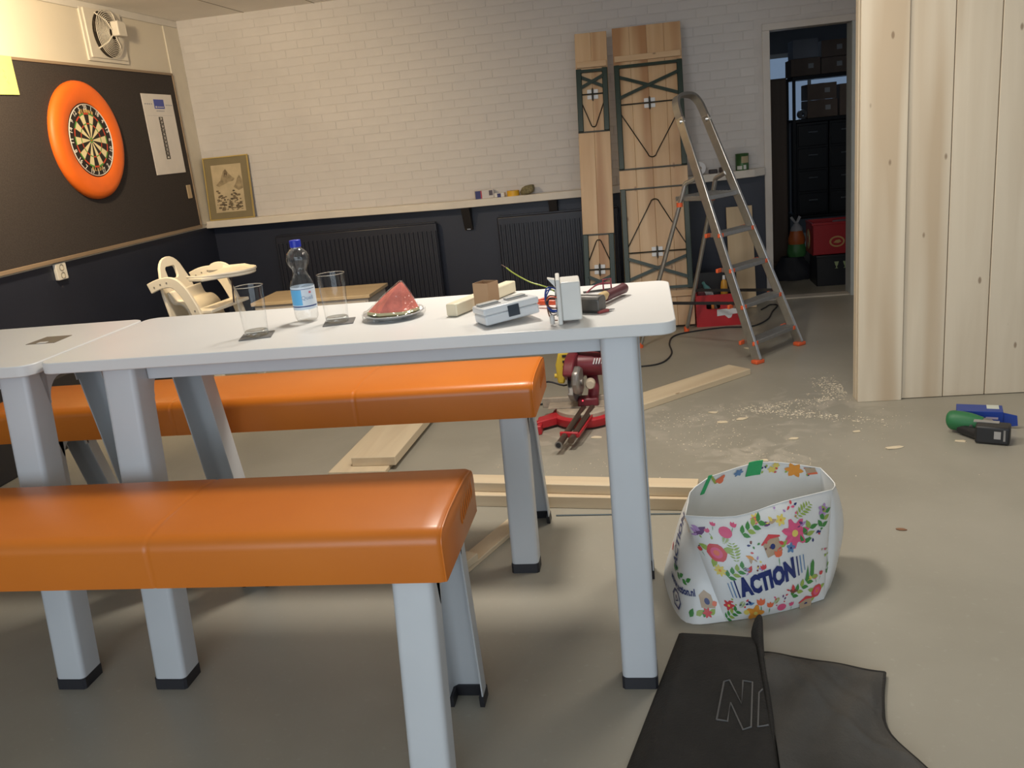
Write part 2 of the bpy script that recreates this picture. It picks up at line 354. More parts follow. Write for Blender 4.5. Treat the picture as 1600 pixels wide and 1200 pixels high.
# new wooden partition on the right: every board its own plank
partw = struct(MB().bx(1.06, 3.2, 4.552, 4.60, 0.0, ZC).build('wall_right', mat('partition_stud', (0.55, 0.45, 0.33), 0.7)))
pw = wood('fresh_spruce', (0.74, 0.645, 0.50), (0.64, 0.54, 0.40), 'Z', 0.6, 0.20, (0.22, 0.14, 0.08), 9, stain=(0.57, 0.45, 0.31))
edges = [1.034, 1.252, 1.4535, 1.653, 1.856, 2.058, 2.26, 2.46, 2.66, 2.86, 3.06]
for i in range(len(edges) - 1):
    y0 = 4.512 if i == 0 else 4.531 - 0.0015 * (i % 2)
    h = ZC - 0.004
    o = MB().bx(-(edges[i + 1] - edges[i]) / 2 + 0.0022, (edges[i + 1] - edges[i]) / 2 - 0.0022, 0, 4.551 - y0, 0.003 if i else 0.0, h).build('plank', pw, bevel=0.002, seg=1)
    o.parent = partw; o.location = ((edges[i] + edges[i + 1]) / 2, y0, 0)
    if i == 0: MB().bx(-0.109, -0.085, 0.04, 0.10, 0, h).build('edge_board', pw, bevel=0.002, seg=1).parent = o

# ================================================================== LEFT WALL
felt = mat('charcoal_felt', (0.040, 0.032, 0.030), 0.95, var=0.25, vscale=120, bump=0.3, bscale=300)
t = thing('notice_board', 'large charcoal felt notice board in a thin wooden frame behind the dartboard', 'notice board', (XL, 5.6, 1.02))
MB().bx(XL + 0.001, XL + 0.018, 3.6, 7.0, 1.03, 2.235).build('felt_panel', felt, t)
fw = wood('board_frame_wood', (0.34, 0.25, 0.17), (0.24, 0.17, 0.11), 'Y', 0.5, 0)
MB().bx(XL + 0.001, XL + 0.026, 3.6, 7.0, 2.225, 2.243).build('frame_rail', fw, t, bevel=0.002)
MB().bx(XL + 0.001, XL + 0.030, 3.6, 7.0, 1.012, 1.036).build('frame_rail', fw, t, bevel=0.002)
MB().bx(XL + 0.001, XL + 0.026, 6.992, 7.010, 1.036, 2.225).build('frame_stile', fw, t, bevel=0.002)
XW = XL + 0.018
def wallprint(mb, polys, yc, zc, x, rot=0.0):
    vs, fs = polys; c, s_ = math.cos(rot), math.sin(rot)
    mb.add([(x, yc + a * c - b_ * s_, zc + a * s_ + b_ * c) for a, b_ in vs], fs)
# dartboard with orange surround
YD, ZD = 5.665, 1.745
t = thing('dartboard', 'dartboard with numbers in a wide bright orange foam surround on the felt board', 'dartboard', (XW, YD, ZD - 0.385))
MY = Matrix(((0, 0, 1), (1, 0, 0), (0, 1, 0)))
sur = [(0.242, 0.002), (0.242, 0.040), (0.250, 0.046), (0.335, 0.048), (0.365, 0.042), (0.383, 0.026), (0.387, 0.010), (0.385, 0.0)]
MB().lathe(sur + [sur[0]], 64, (XW, YD, ZD), MY, cap=False).build('surround', mat('orange_foam', (0.86, 0.155, 0.012), 0.5, var=0.05, bump=0.05), t, smooth=40)
blk = mat('dart_black', (0.018, 0.014, 0.012), 0.7); crm = mat('dart_cream', (0.80, 0.70, 0.42), 0.8); red = mat('dart_red', (0.62, 0.07, 0.03), 0.7); grn = mat('dart_green', (0.09, 0.33, 0.05), 0.7); wht = mat('dart_wire_white', (0.80, 0.76, 0.70), 0.4)
MB().lathe([(0.0, 0.0), (0.241, 0.0), (0.241, 0.036), (0.236, 0.038), (0.0, 0.038)], 64, (XW, YD, ZD), MY, cap=False).build('board_body', blk, t, smooth=40)
xs = XW + 0.0385
def ringseg(mb, r0, r1, a0, a1, x, n=4):
    vs = []
    for i in range(n + 1):
        a = math.radians(90 - (a0 + (a1 - a0) * i / n))
        vs += [(x, YD + r0 * math.cos(a), ZD + r0 * math.sin(a)), (x, YD + r1 * math.cos(a), ZD + r1 * math.sin(a))]
    mb.add(vs, [(2 * i, 2 * i + 1, 2 * i + 3, 2 * i + 2) for i in range(n)])
R1, R2, R3, R4 = 0.167, 0.178, 0.104, 0.112
dr, dg_ = MB(), MB()
for i in range(20):
    a0, a1 = i * 18 - 9, i * 18 + 9
    m_ = MB(); ringseg(m_, 0.017, R3, a0, a1, xs + 0.0006); ringseg(m_, R4, R1, a0, a1, xs + 0.0006)
    m_.build('sector', blk if i % 2 == 0 else crm, t)
    q = dr if i % 2 == 0 else dg_
    ringseg(q, R1, R2, a0, a1, xs + 0.0008); ringseg(q, R3, R4, a0, a1, xs + 0.0008)
ringseg(dg_, 0.007, 0.017, 0, 360, xs + 0.0008, 24); ringseg(dr, 0.0, 0.007, 0, 360, xs + 0.0008, 16)
dr.build('red_beds', red, t); dg_.build('green_beds', grn, t)
wm = MB().tube([(xs + 0.003, YD + 0.232 * math.cos(a * math.pi / 32), ZD + 0.232 * math.sin(a * math.pi / 32)) for a in range(64)], 0.0032, 6, closed=True)
wm.build('number_ring', wht, t, smooth=60)
for i, n in enumerate((20, 1, 18, 4, 13, 6, 10, 15, 2, 17, 3, 19, 7, 16, 8, 11, 14, 9, 12, 5)):
    a = math.radians(90 - i * 18); rot = -math.radians(i * 18)
    if 95 < i * 18 < 265: rot += math.pi
    for isl in islands(*text_polys(str(n), 0.042, 1.0, 0.0012)):
        nm = MB(); wallprint(nm, isl, YD + 0.211 * math.cos(a), ZD + 0.211 * math.sin(a), xs + 0.002, rot); nm.build('digit', wht, t)
dgold = mat('dart_gold', (0.72, 0.46, 0.16), 0.5)
for k, ch in enumerate('winmau'):
    a = math.radians(90 + 21 - k * 8.4); lg = MB(); wallprint(lg, text_polys(ch, 0.036, 1.0, 0.0025), YD + 0.192 * math.cos(a), ZD + 0.192 * math.sin(a), xs + 0.0022, a - math.pi / 2); lg.build('letter', dgold, t)
for k, ch in enumerate('BLADE'):
    a = math.radians(-90 - 17 + k * 8.5); lg = MB(); wallprint(lg, text_polys(ch, 0.028, 1.0, 0.0015), YD + 0.192 * math.cos(a), ZD + 0.192 * math.sin(a), xs + 0.0022, a + math.pi / 2); lg.build('letter', dgold, t)
# score sheet
t = thing('score_sheet', 'tall white dart score sheet with a blue heading and a black number column', 'score sheet', (XW, 6.69, 1.47))
MB().bx(XW + 0.001, XW + 0.005, 6.464, 6.912, 1.472, 2.075).build('sheet', mat('score_white', (0.80, 0.76, 0.72), 0.35), t, bevel=0.001, seg=1)
xq = XW + 0.0056
MB().bx(XW + 0.004, xq, 6.625, 6.775, 1.965, 2.035).build('blue_heading', mat('score_blue', (0.05, 0.08, 0.42), 0.4), t)
hd = MB().bx(XW + 0.004, xq + 0.0005, 6.64, 6.66, 1.972, 1.985)
for k in range(4): hd.bx(XW + 0.004, xq + 0.0005, 6.672 + k * .024, 6.688 + k * .024, 1.974, 1.982)
hd.build('heading_mark', wht, t)
ln = MB()
for k in range(4):
    ln.bx(XW + 0.004, xq, 6.49 + k * 0.03, 6.508 + k * 0.03, 1.996, 2.004).bx(XW + 0.004, xq, 6.80 + k * 0.026, 6.816 + k * 0.026, 1.99, 1.998)
ln.bx(XW + 0.004, xq, 6.50, 6.88, 1.9145, 1.9155)
for k in range(9): ln.bx(XW + 0.004, xq, 6.643 + k * 0.0135, 6.652 + k * 0.0135, 1.945, 1.953)
ln.build('print_lines', mat('score_grey', (0.35, 0.36, 0.42), 0.5), t)
for k in range(11):
    z1 = 1.905 - k * 0.0292
    MB().bx(XW + 0.004, xq, 6.655, 6.715, z1 - 0.028, z1).build('number_cell', mat('score_black', (0.03, 0.025, 0.02), 0.5), t)
    d = MB()
    if k < 10: wallprint(d, text_polys(str(20 - k), 0.024, 1.2, 0.0012), 6.685, z1 - 0.014, xq + 0.0006)
    else: d.bx(xq, xq + 0.0006, 6.672, 6.698, z1 - 0.021, z1 - 0.007)
    d.build('digits', MATS['score_white'], t)
t = thing('yellow_notice', 'yellow paper sheet pinned at the upper left corner of the felt board', 'paper', (XW, 4.99, 2.02))
MB().add([(XW + 0.011, 4.70, 2.245), (XW + 0.011, 5.088, 2.243), (XW + 0.010, 5.088, 2.024), (XW + 0.010, 4.70, 2.018)], [(0, 1, 2, 3)]).build('sheet', mat('yellow_paper', (0.83, 0.84, 0.28), 0.7), t, solid=0.001)
MB().tube([(XW + 0.0118, 4.985, 2.165), (XW + 0.0118, 5.0, 2.15), (XW + 0.0118, 4.985, 2.13), (XW + 0.0118, 5.0, 2.115), (XW + 0.0118, 5.015, 2.125), (XW + 0.0118, 5.0, 2.10), (XW + 0.0118, 5.02, 2.085)], 0.0015, 4).build('pencil_mark', mat('pencil', (0.45, 0.42, 0.22), 0.8), t)
tag(MB().bx(XW, XW + 0.008, 6.875, 6.937, 1.262, 1.370).build('wooden_tab', wood('tab_wood', (0.55, 0.42, 0.27), (0.45, 0.33, 0.2), 'Z', 0.5, 0), loc=(XW, 6.905, 1.262), bevel=0.002), 'small pale wooden tab fixed low at the right edge of the felt board', 'wood piece')
# socket
t = thing('wall_socket', 'white double wall socket on the dark wall under the felt board', 'socket', (XL, 5.095, 0.90))
wp = mat('white_plastic', (0.72, 0.69, 0.62), 0.35)
MB().prism(rrect(5.045, 5.147, 0.899, 1.005, 0.008), (XL, 0, 0), Y_, Z_, X_, 0.022).build('cover', wp, t, bevel=0.003)
for z in (0.977, 0.927):
    s_ = MB().lathe([(0.021, 0.0), (0.021, 0.002), (0.018, 0.002), (0.016, -0.004), (0, -0.004)], 20, (XL + 0.0235, 5.096, z), MY, cap=False).build('outlet', mat('socket_recess', (0.30, 0.27, 0.22), 0.5), t, smooth=40)
    pn = MB()
    for dy in (-.008, .008): pn.lathe([(0.003, 0), (0.003, 0.001), (0, .001)], 8, (XL + 0.0202, 5.096 + dy, z), MY)
    pn.build('pin_hole', blk, s_)
# extractor fan
t = thing('extractor_fan', 'white square extractor fan with round wire grille high on the left wall', 'fan', (XL, 6.165, 2.275))
fp = mat('fan_white', (0.72, 0.67, 0.58), 0.4)
YF, ZF = 6.165, 2.463
MB().prism(rrect(5.915, 6.41, 2.275, 2.62, 0.004), (XL + 0.001, 0, 0), Y_, Z_, X_, 0.014).build('mounting_plate', fp, t, bevel=0.002)
MB().prism(rrect(5.945, 6.39, 2.297, 2.618, 0.004), (XL + 0.014, 0, 0), Y_, Z_, X_, 0.012).build('front_plate', fp, t, bevel=0.002)
MB().lathe([(0.0, 0.0), (0.158, 0.0), (0.158, 0.004), (0.0, 0.004)], 40, (XL + 0.0245, YF, ZF), MY, cap=False).build('fan_recess_shade', mat('recess_shade_dark', (0.035, 0.026, 0.018), 0.8), t)  # flat dark disc; the shade inside the recess is put into its colour
bl = MB()
for k in range(5):
    a = k * 2 * math.pi / 5 + .4; e1 = Vector((0, math.cos(a), math.sin(a))); e2 = Vector((0.06, -math.sin(a), math.cos(a))).normalized()
    o = Vector((XL + 0.032, YF, ZF)); bl.add([o + e1 * .04 - e2 * .02, o + e1 * .145 - e2 * .05, o + e1 * .145 + e2 * .03, o + e1 * .04 + e2 * .02], [(0, 1, 2, 3)])
bl.build('blades', mat('fan_blade', (0.10, 0.08, 0.06), 0.5, 0.3), t, solid=0.002)
for k in range(11):
    r = 0.045 + k * 0.0115
    dep = 0.052 - 0.020 * (k / 10) ** 2
    MB().tube([(XL + 0.026 + dep, YF + r * math.cos(a * math.pi / 18), ZF + r * math.sin(a * math.pi / 18)) for a in range(36)], 0.0024, 5, closed=True).build('grille_ring', fp, t, smooth=60)
for k in range(4):
    a = math.radians(38 + 90 * k)
    MB().tube([(XL + 0.085, YF + 0.03 * math.cos(a), ZF + 0.03 * math.sin(a)), (XL + 0.080, YF + 0.10 * math.cos(a), ZF + 0.10 * math.sin(a)), (XL + 0.03, YF + 0.168 * math.cos(a), ZF + 0.168 * math.sin(a))], 0.005, 6).build('grille_arm', fp, t, smooth=60)
MB().prism(rrect(-0.055, 0.055, -0.05, 0.05, 0.012), (XL + 0.075, YF + 0.045, ZF + 0.03), Y_, Z_, X_, 0.055).build('motor_cover', fp, t, bevel=0.006)
MB().tube(smoothpath([(XL + 0.09, YF + 0.04, ZF + 0.08), (XL + 0.06, YF + 0.06, ZF + 0.14), (XL + 0.03, YF - 0.02, ZF + 0.15), (XL + 0.02, YF - 0.18, ZF + 0.145)]), 0.004, 6).build('supply_wire', fp, t, smooth=60)
# ================================================================== BACK WALL: shelf, radiators, picture, shelf items
shelfm = mat('shelf_paint', (0.66, 0.61, 0.54), 0.45, var=0.05, vscale=6)
def shz(x):   # the long shelf sags a little
    pts = [(-3.69, 0.990), (-2.67, 0.985), (-1.57, 0.968), (-0.45, 0.970), (0.36, 0.995), (0.96, 1.008)]
    for (a, za), (b_, zb) in zip(pts, pts[1:]):
        if x <= b_: return za + (zb - za) * (x - a) / (b_ - a)
    return pts[-1][1]
sh = MB(); xs_ = [XL, -3.2, -2.67, -2.1, -1.57, -1.0, -0.45, 0.0, 0.36, 0.86, 0.95]
vs = []
for x in xs_:
    yf = YB - 0.13 if x < 0.9 else YB - 0.045
    z = shz(x); vs += [(x, yf, z), (x, yf, z + 0.058), (x, YB, z + 0.058), (x, YB, z)]
fs = [(0, 1, 2, 3)]
for i in range(len(xs_) - 1):
    a = 4 * i
    for k in range(4): fs.append((a + k, a + (k + 1) % 4, a + 4 + (k + 1) % 4, a + 4 + k))
fs.append(tuple(len(vs) - 4 + k for k in range(4))); sh.add(vs, fs)
shelf = thing('wall_shelf', 'long narrow off-white shelf along the whole brick wall', 'shelf', (-1.3, YB - 0.06, 0.98))
sh.build('shelf_board', shelfm, shelf, bevel=0.004)
bk = mat('bracket_black', (0.016, 0.014, 0.016), 0.5)
for x in (-1.44, -0.72, 0.2):
    z = shz(x); 
    MB().prism([(-0.115, 0), (0, 0), (0, -0.19), (-0.028, -0.19)], (x - 0.035, YB - 0.001, z), Y_, Z_, X_, 0.07).build('bracket', bk, shelf, bevel=0.004)
MB().bx(-1.455, -1.425, YB - 0.034, YB - 0.028, 0.782, 0.792).build('bracket_bolt', mat('bolt_steel', (0.4, 0.4, 0.4), 0.3, 0.9), shelf)
radm = mat('radiator_navy', (0.022, 0.024, 0.036), 0.35)
def radiator(x0, x1, z0, z1, label, ct):
    t = thing('radiator', label, 'radiator', ((x0 + x1) / 2, YB - 0.05, z0), group='navy panel radiators under the shelf')
    MB().bx(x0, x1, YB - 0.085, YB - 0.03, z0, z1).build('panel', radm, t, bevel=0.01)
    n = int((x1 - x0) / 0.038)
    for i in range(n):
        x = x0 + (x1 - x0) * (i + 0.5) / n
        MB().prism([(-0.011, 0), (-0.007, -0.010), (0.007, -0.010), (0.011, 0)], (x, YB - 0.084, z0 + 0.05), X_, Y_, Z_, z1 - z0 - 0.11).build('flute', radm, t)
    MB().bx(x0 + 0.01, x1 - 0.01, YB - 0.08, YB - 0.035, z1, z1 + 0.008).build('top_grille', radm, t)
    MB().tube([(x0 - 0.03, YB - 0.05, 0.0), (x0 - 0.03, YB - 0.05, z0 + 0.03), (x0 + 0.01, YB - 0.05, z0 + 0.03)], 0.009, 8).build('feed_pipe', radm, t)
    return t
radiator(-3.12, -1.70, 0.20, 0.865, 'navy panel radiator on the wall behind the wooden side table', 0)
radiator(-1.19, -0.20, 0.20, 0.865, 'navy panel radiator next to the folded beer bench', 0)
# framed picture standing on the shelf
t = thing('framed_picture', 'gold framed ink landscape of a mountain standing on the shelf in the corner', 'picture', (-3.45, YB - 0.09, 1.045))
ang = math.radians(4)
exP = Vector((1, 0, 0)); eyP = Vector((0.022, math.sin(ang), math.cos(ang))).normalized(); ezP = exP.cross(eyP).normalized()
OP = Vector((-3.672, YB - 0.075, 1.047))
PW, PH = 0.405, 0.522
def pic(poly, h0, h1): return MB().prism(poly, OP + ezP * h0, exP, eyP, ezP, h1 - h0)
gold = mat('thin_gold_frame', (0.62, 0.46, 0.16), 0.35, 0.6)
for rct in (((0, PW, 0, 0.009)), ((0, PW, PH - 0.009, PH)), ((0, 0.009, 0.009, PH - 0.009)), ((PW - 0.009, PW, 0.009, PH - 0.009))):
    pic([(rct[0], rct[2]), (rct[1], rct[2]), (rct[1], rct[3]), (rct[0], rct[3])], -0.012, 0.006).build('frame_bar', gold, t, bevel=0.001, seg=1)
pic([(0.008, 0.008), (PW - 0.008, 0.008), (PW - 0.008, PH - 0.008), (0.008, PH - 0.008)], -0.010, 0.0).build('mat_board', mat('olive_mount', (0.20, 0.16, 0.085), 0.6, var=0.06), t)
a0, a1, b0, b1 = 0.066, 0.335, 0.062, 0.455
pic([(a0, b0), (a1, b0), (a1, b1), (a0, b1)], 0.0, 0.0012).build('print_paper', mat('ink_paper', (0.50, 0.40, 0.25), 0.7, var=0.15, vscale=9), t)
ink1 = mat('ink_light', (0.30, 0.235, 0.14), 0.8, var=0.3, vscale=30); ink2 = mat('ink_mid', (0.15, 0.11, 0.065), 0.8, var=0.4, vscale=40); ink3 = mat('ink_dark', (0.06, 0.045, 0.03), 0.8)
pic([(0.095, 0.29), (0.14, 0.33), (0.17, 0.40), (0.193, 0.418), (0.215, 0.385), (0.245, 0.35), (0.27, 0.335), (0.25, 0.315), (0.21, 0.31), (0.16, 0.29), (0.12, 0.275)], 0.0012, 0.0016).build('ink_mountain', ink1, t)
pic([(0.18, 0.40), (0.193, 0.416), (0.21, 0.385), (0.20, 0.36), (0.188, 0.375), (0.172, 0.35)], 0.0016, 0.0019).build('ink_mountain_shade', ink2, t)
pic([(0.25, 0.265), (0.275, 0.30), (0.29, 0.335), (0.31, 0.36), (0.333, 0.32), (0.333, 0.25), (0.29, 0.235)], 0.0012, 0.0016).build('ink_hill', ink1, t)
rd = random.Random(3); il, im, idk = MB(), MB(), MB()
def blob(mb, cx, cy, rx, ry, h, n=9):
    p = [(cx + rx * rd.uniform(.6, 1.1) * math.cos(2 * math.pi * k / n), cy + ry * rd.uniform(.6, 1.1) * math.sin(2 * math.pi * k / n)) for k in range(n)]
    mb.prism(p, OP + ezP * 0.0012, exP, eyP, ezP, h)
for k in range(46): blob(im, rd.uniform(0.09, 0.31), rd.uniform(0.078, 0.20), rd.uniform(.012, .03), rd.uniform(.004, .012), 0.0005 + k * 1e-5)
for k in range(30): blob(idk, rd.uniform(0.085, 0.325), rd.uniform(0.08, 0.18), rd.uniform(.004, .014), rd.uniform(.002, .006), 0.0013 + k * 1e-5)
for (cx, cy) in ((0.10, 0.24), (0.112, 0.225), (0.13, 0.20), (0.245, 0.235), (0.25, 0.215), (0.225, 0.205), (0.265, 0.205), (0.245, 0.19), (0.235, 0.17), (0.11, 0.19)): blob(im, cx, cy, 0.014, 0.010, 0.0006)
for (cx, cy) in ((0.247, 0.235), (0.262, 0.208), (0.225, 0.172), (0.185, 0.165), (0.27, 0.16), (0.30, 0.165)): blob(idk, cx, cy, 0.009, 0.006, 0.0011)
im.build('ink_rocks', ink2, t); idk.build('ink_trees', ink3, t)
# small things on the shelf
def on(x): return shz(x) + 0.058
t = thing('cardboard_box', 'small white and blue cardboard box on the shelf left of the yellow tape', 'box', (-1.27, YB - 0.09, on(-1.27)))
RB = Matrix.Rotation(0.25, 3, 'Z'); c0 = Vector((-1.275, YB - 0.072, on(-1.27) + 0.034))
MB().box(c0, (0.15, 0.085, 0.066), RB).build('carton', mat('box_white', (0.62, 0.58, 0.56), 0.5), t, bevel=0.001, seg=1)
MB().box(c0 + RB @ Vector((-0.053, -0.0435, 0)), (0.044, 0.001, 0.062), RB).build('blue_panel', mat('box_blue', (0.035, 0.04, 0.16), 0.5), t)
MB().box(c0 + RB @ Vector((-0.026, -0.0435, 0)), (0.010, 0.001, 0.062), RB).build('red_stripe', mat('box_red', (0.45, 0.06, 0.08), 0.5), t)
MB().box(c0 + RB @ Vector((0.052, -0.0435, 0.008)), (0.03, 0.001, 0.04), RB).build('dark_picture', mat('box_dark', (0.10, 0.08, 0.10), 0.5), t)
t = thing('small_packet', 'tiny white and navy packet on the shelf against the white blue box', 'packet', (-1.14, YB - 0.10, on(-1.14)))
MB().box((-1.14, YB - 0.095, on(-1.14) + 0.018), (0.085, 0.05, 0.034), Matrix.Rotation(-0.15, 3, 'Z')).build('carton', mat('packet_white', (0.66, 0.64, 0.62), 0.5), t, bevel=0.002)
MB().box((-1.145, YB - 0.1205, on(-1.14) + 0.016), (0.03, 0.002, 0.03), Matrix.Rotation(-0.15, 3, 'Z')).build('navy_panel', MATS['box_blue'], t)
t = thing('tape_roll', 'yellow adhesive tape roll lying flat on the shelf', 'tape', (-1.035, YB - 0.085, on(-1.035)))
MB().lathe([(0.026, 0), (0.05, 0), (0.05, 0.042), (0.026, 0.042), (0.026, 0)], 28, (-1.035, YB - 0.075, on(-1.035)), cap=False).build('tape', mat('yellow_tape', (0.72, 0.40, 0.03), 0.4), t, smooth=40)
MB().lathe([(0.023, 0), (0.0262, 0), (0.0262, 0.042), (0.023, 0.042), (0.023, 0)], 20, (-1.035, YB - 0.075, on(-1.035)), cap=False).build('core', mat('card_core', (0.35, 0.26, 0.16), 0.8), t, smooth=40)
def stone(u, v):
    th = 2 * math.pi * u; ph = math.pi * v; n = 1 + 0.10 * math.sin(5 * th + 3 * ph) * math.sin(ph) + 0.06 * math.sin(9 * ph + 2 * th) * math.sin(ph)
    sx = math.copysign(abs(math.cos(th)) ** 0.7, math.cos(th)); sy = math.copysign(abs(math.sin(th)) ** 0.7, math.sin(th))
    return (-0.915 + 0.056 * n * math.sin(ph) ** 0.7 * sx, YB - 0.075 + 0.04 * n * math.sin(ph) ** 0.7 * sy, on(-0.91) + 0.036 - 0.036 * math.copysign(abs(math.cos(ph)) ** 0.7, math.cos(ph)) + 0.014 * math.sin(ph) * math.cos(th))
tag(MB().grid(stone, 20, 12).build('sponge', mat('olive_sponge', (0.20, 0.17, 0.09), 0.95, var=0.35, vscale=60, bump=0.6, bscale=80), loc=(-0.915, YB - 0.075, on(-0.91)), smooth=80, weld=True), 'rough olive-brown sponge on the shelf right of the yellow tape', 'sponge')
# right end of the shelf: white roll, dark pads, green tin
zr = on(0.45)
t = thing('white_roll', 'upright white paper roll on the shelf behind the stepladder', 'roll', (0.445, YB - 0.08, zr))
MX = Matrix(((1, 0, 0), (0, 0, -1), (0, 1, 0)))
MB().lathe([(0.018, 0), (0.05, 0), (0.05, 0.07), (0.018, 0.07), (0.018, 0)], 28, (0.445, YB - 0.05, zr + 0.052), MX, cap=False).build('roll', mat('roll_white', (0.72, 0.72, 0.74), 0.6), t, smooth=40)
MB().lathe([(0.010, 0), (0.0182, 0), (0.0182, 0.068), (0.010, 0.068), (0.010, 0)], 16, (0.445, YB - 0.05, zr + 0.052), MX, cap=False).build('core', MATS['card_core'], t, smooth=40)
dk = mat('dark_pad', (0.05, 0.045, 0.05), 0.7)
tag(MB().prism(rrect(0.52, 0.585, -0.03, 0.03, 0.012), (0, YB - 0.07, on(0.55)), X_, Y_, Z_, 0.03).build('sanding_block', dk, loc=(0.55, YB - 0.07, on(0.55)), bevel=0.005), 'low black sanding block on the shelf nearest the white roll', 'sanding block')
tag(MB().prism(rrect(0.60, 0.69, -0.035, 0.03, 0.014), (0, YB - 0.07, on(0.64)), X_, Y_, Z_, 0.038).build('sanding_pad', mat('brown_pad', (0.085, 0.06, 0.055), 0.8), loc=(0.64, YB - 0.07, on(0.64)), bevel=0.006), 'dark brown sanding pad on the shelf left of the green tin', 'sanding pad')
t = thing('green_tin', 'green tin with a pale label on the right end of the shelf', 'tin', (0.775, YB - 0.08, on(0.77)))
zt = on(0.77); cx, cy = 0.775, YB - 0.072
MB().lathe([(0.05, 0), (0.052, 0.003), (0.05, 0.006), (0.05, 0.118), (0.052, 0.121), (0.05, 0.125), (0.044, 0.122), (0, 0.122)], 28, (cx, cy, zt)).build('can', mat('tin_green', (0.045, 0.12, 0.035), 0.4, 0.2), t, smooth=40)
def canpatch(a0, a1, z0, z1, name, m_):
    MB().grid(lambda u, v: (cx + 0.0507 * math.cos(math.radians(a0 + (a1 - a0) * u)), cy + 0.0507 * math.sin(math.radians(a0 + (a1 - a0) * u)), zt + z0 + (z1 - z0) * v), 8, 1).build(name, m_, t, smooth=60)
canpatch(258, 330, 0.055, 0.105, 'label_picture', mat('tin_tan', (0.42, 0.34, 0.20), 0.5)); canpatch(215, 262, 0.008, 0.035, 'label_white', mat('tin_white', (0.62, 0.62, 0.58), 0.5)); canpatch(275, 300, 0.008, 0.04, 'label_white', MATS['tin_white'])

# ---- folded beer table and bench leaning against the wall
pine = wood('pine_board', (0.66, 0.46, 0.27), (0.54, 0.33, 0.17), 'Z', 0.45, 0.42, (0.24, 0.11, 0.05), 10, stain=(0.42, 0.22, 0.10))
bgreen = mat('bottle_green_steel', (0.005, 0.024, 0.016), 0.4, 0.0); rodm = mat('dark_rod', (0.03, 0.03, 0.025), 0.4, 0.5); clipm = mat('white_clip', (0.75, 0.76, 0.78), 0.35)
def folded(name, label, cat, loc, lean, tilt, L, wd, planks, sets, group=None):
    """local: x across 0..wd, z along length, front towards -y; 'sets' is a list of (z_pivot, direction, dims)"""
    t = thing(name, label, cat, (0, 0, 0), world=False)
    for i in range(planks):
        a = wd * i / planks; b_ = wd * (i + 1) / planks
        o = MB().bx(-(b_ - a) / 2 + .0004, (b_ - a) / 2 - .0004, 0, 0.026, 0, L).build('plank', pine, t, bevel=0.002, seg=1); o.location = ((a + b_) / 2, 0, 0)
    for z in (0.235, L - 0.235):
        o = MB().bx(-wd / 2 + 0.008, wd / 2 - 0.008, -0.016, 0, -0.022, 0.022).build('batten', wood('batten_pine', (0.64, 0.45, 0.27), (0.54, 0.34, 0.18), 'X', 0.5, 0.2), t, bevel=0.003); o.location = (wd / 2, 0, z)
    for (zp, s, zbar, zx0, zx1, zrod, zv0, zv1, zbot) in sets:
        e = 0.022
        for x in (e, wd - e):
            MB().bx(x - 0.020, x + 0.020, -0.030, -0.002, min(zbot, zp), max(zbot, zp)).build('leg', bgreen, t, bevel=0.004)
        MB().bar((e, -0.022, zbar), (wd - e, -0.022, zbar), 0.02, 0.02).build('cross_bar', bgreen, t)
        MB().bar((e + .01, -0.020, zx0), (wd - e - .01, -0.020, zx1), 0.023, 0.006, Z_).build('brace', bgreen, t)
        MB().bar((e + .01, -0.027, zx1), (wd - e - .01, -0.027, zx0), 0.023, 0.006, Z_).build('brace', bgreen, t)
        MB().tube([(e, -0.014, zrod), (wd - e, -0.014, zrod)], 0.005, 6).build('locking_rod', rodm, t)
        c = wd / 2
        MB().tube(smoothpath([(e + .015, -0.012, zv0), (c - 0.05, -0.012, zv1 + s * 0.05), (c - 0.02, -0.012, zv1), (c + 0.02, -0.012, zv1), (c + 0.05, -0.012, zv1 + s * 0.05), (wd - e - .015, -0.012, zv0)], 5) if wd > .4 else [(e + .015, -0.012, zv0), (c - 0.018, -0.012, zv1 + s * .01), (c - .010, -.012, zv1), (c + .010, -.012, zv1), (c + 0.018, -0.012, zv1 + s * .01), (wd - e - .015, -0.012, zv0)], 0.0042, 6).build('support_rod', rodm, t, smooth=60)
        MB().bar((0.0, -0.006, zbot), (wd, -0.006, zbot), 0.010, 0.010).build('hinge_rod', rodm, t)
        cl = MB()
        for sx in (-1, 1):
            for sz in (-1, 1): cl.prism(rrect(c + sx * 0.024 - 0.017, c + sx * 0.024 + 0.017, zrod + sz * 0.021 - 0.015, zrod + sz * 0.021 + 0.015, 0.005, 3), (0, -0.001, 0), X_, Z_, (0, -1, 0), 0.006)
        k = cl.build('clip_plate', clipm, t, bevel=0.002)
        MB().bx(c - 0.005, c + 0.005, -0.026, -0.002, zrod - 0.048, zrod + 0.042).build('clip_spring', rodm, k, bevel=0.003)
    t.location = loc
    u = Vector((math.sin(tilt), math.sin(lean) * math.cos(tilt), math.cos(lean) * math.cos(tilt))); v = Vector((math.cos(tilt), -math.sin(lean) * math.sin(tilt), -math.cos(lean) * math.sin(tilt))); n = u.cross(v)
    t.rotation_euler = Matrix(((v[0], n[0], u[0]), (v[1], n[1], u[1]), (v[2], n[2], u[2]))).to_euler()
    t.location = Vector(loc) - v * wd
    return t
folded('folded_beer_table', 'wide pine beer table with folded dark green legs leaning on the wall', 'beer table', (0.333, 6.493, 0.018), 0.254, 0.005, 2.238, 0.504, 4,
       [(1.955, 1, 1.94, 1.868, 1.71, 1.662, 1.595, 1.267, 1.183), (0.27, -1, 0.285, 0.355, 0.515, 0.558, 0.60, 0.942, 1.033)])
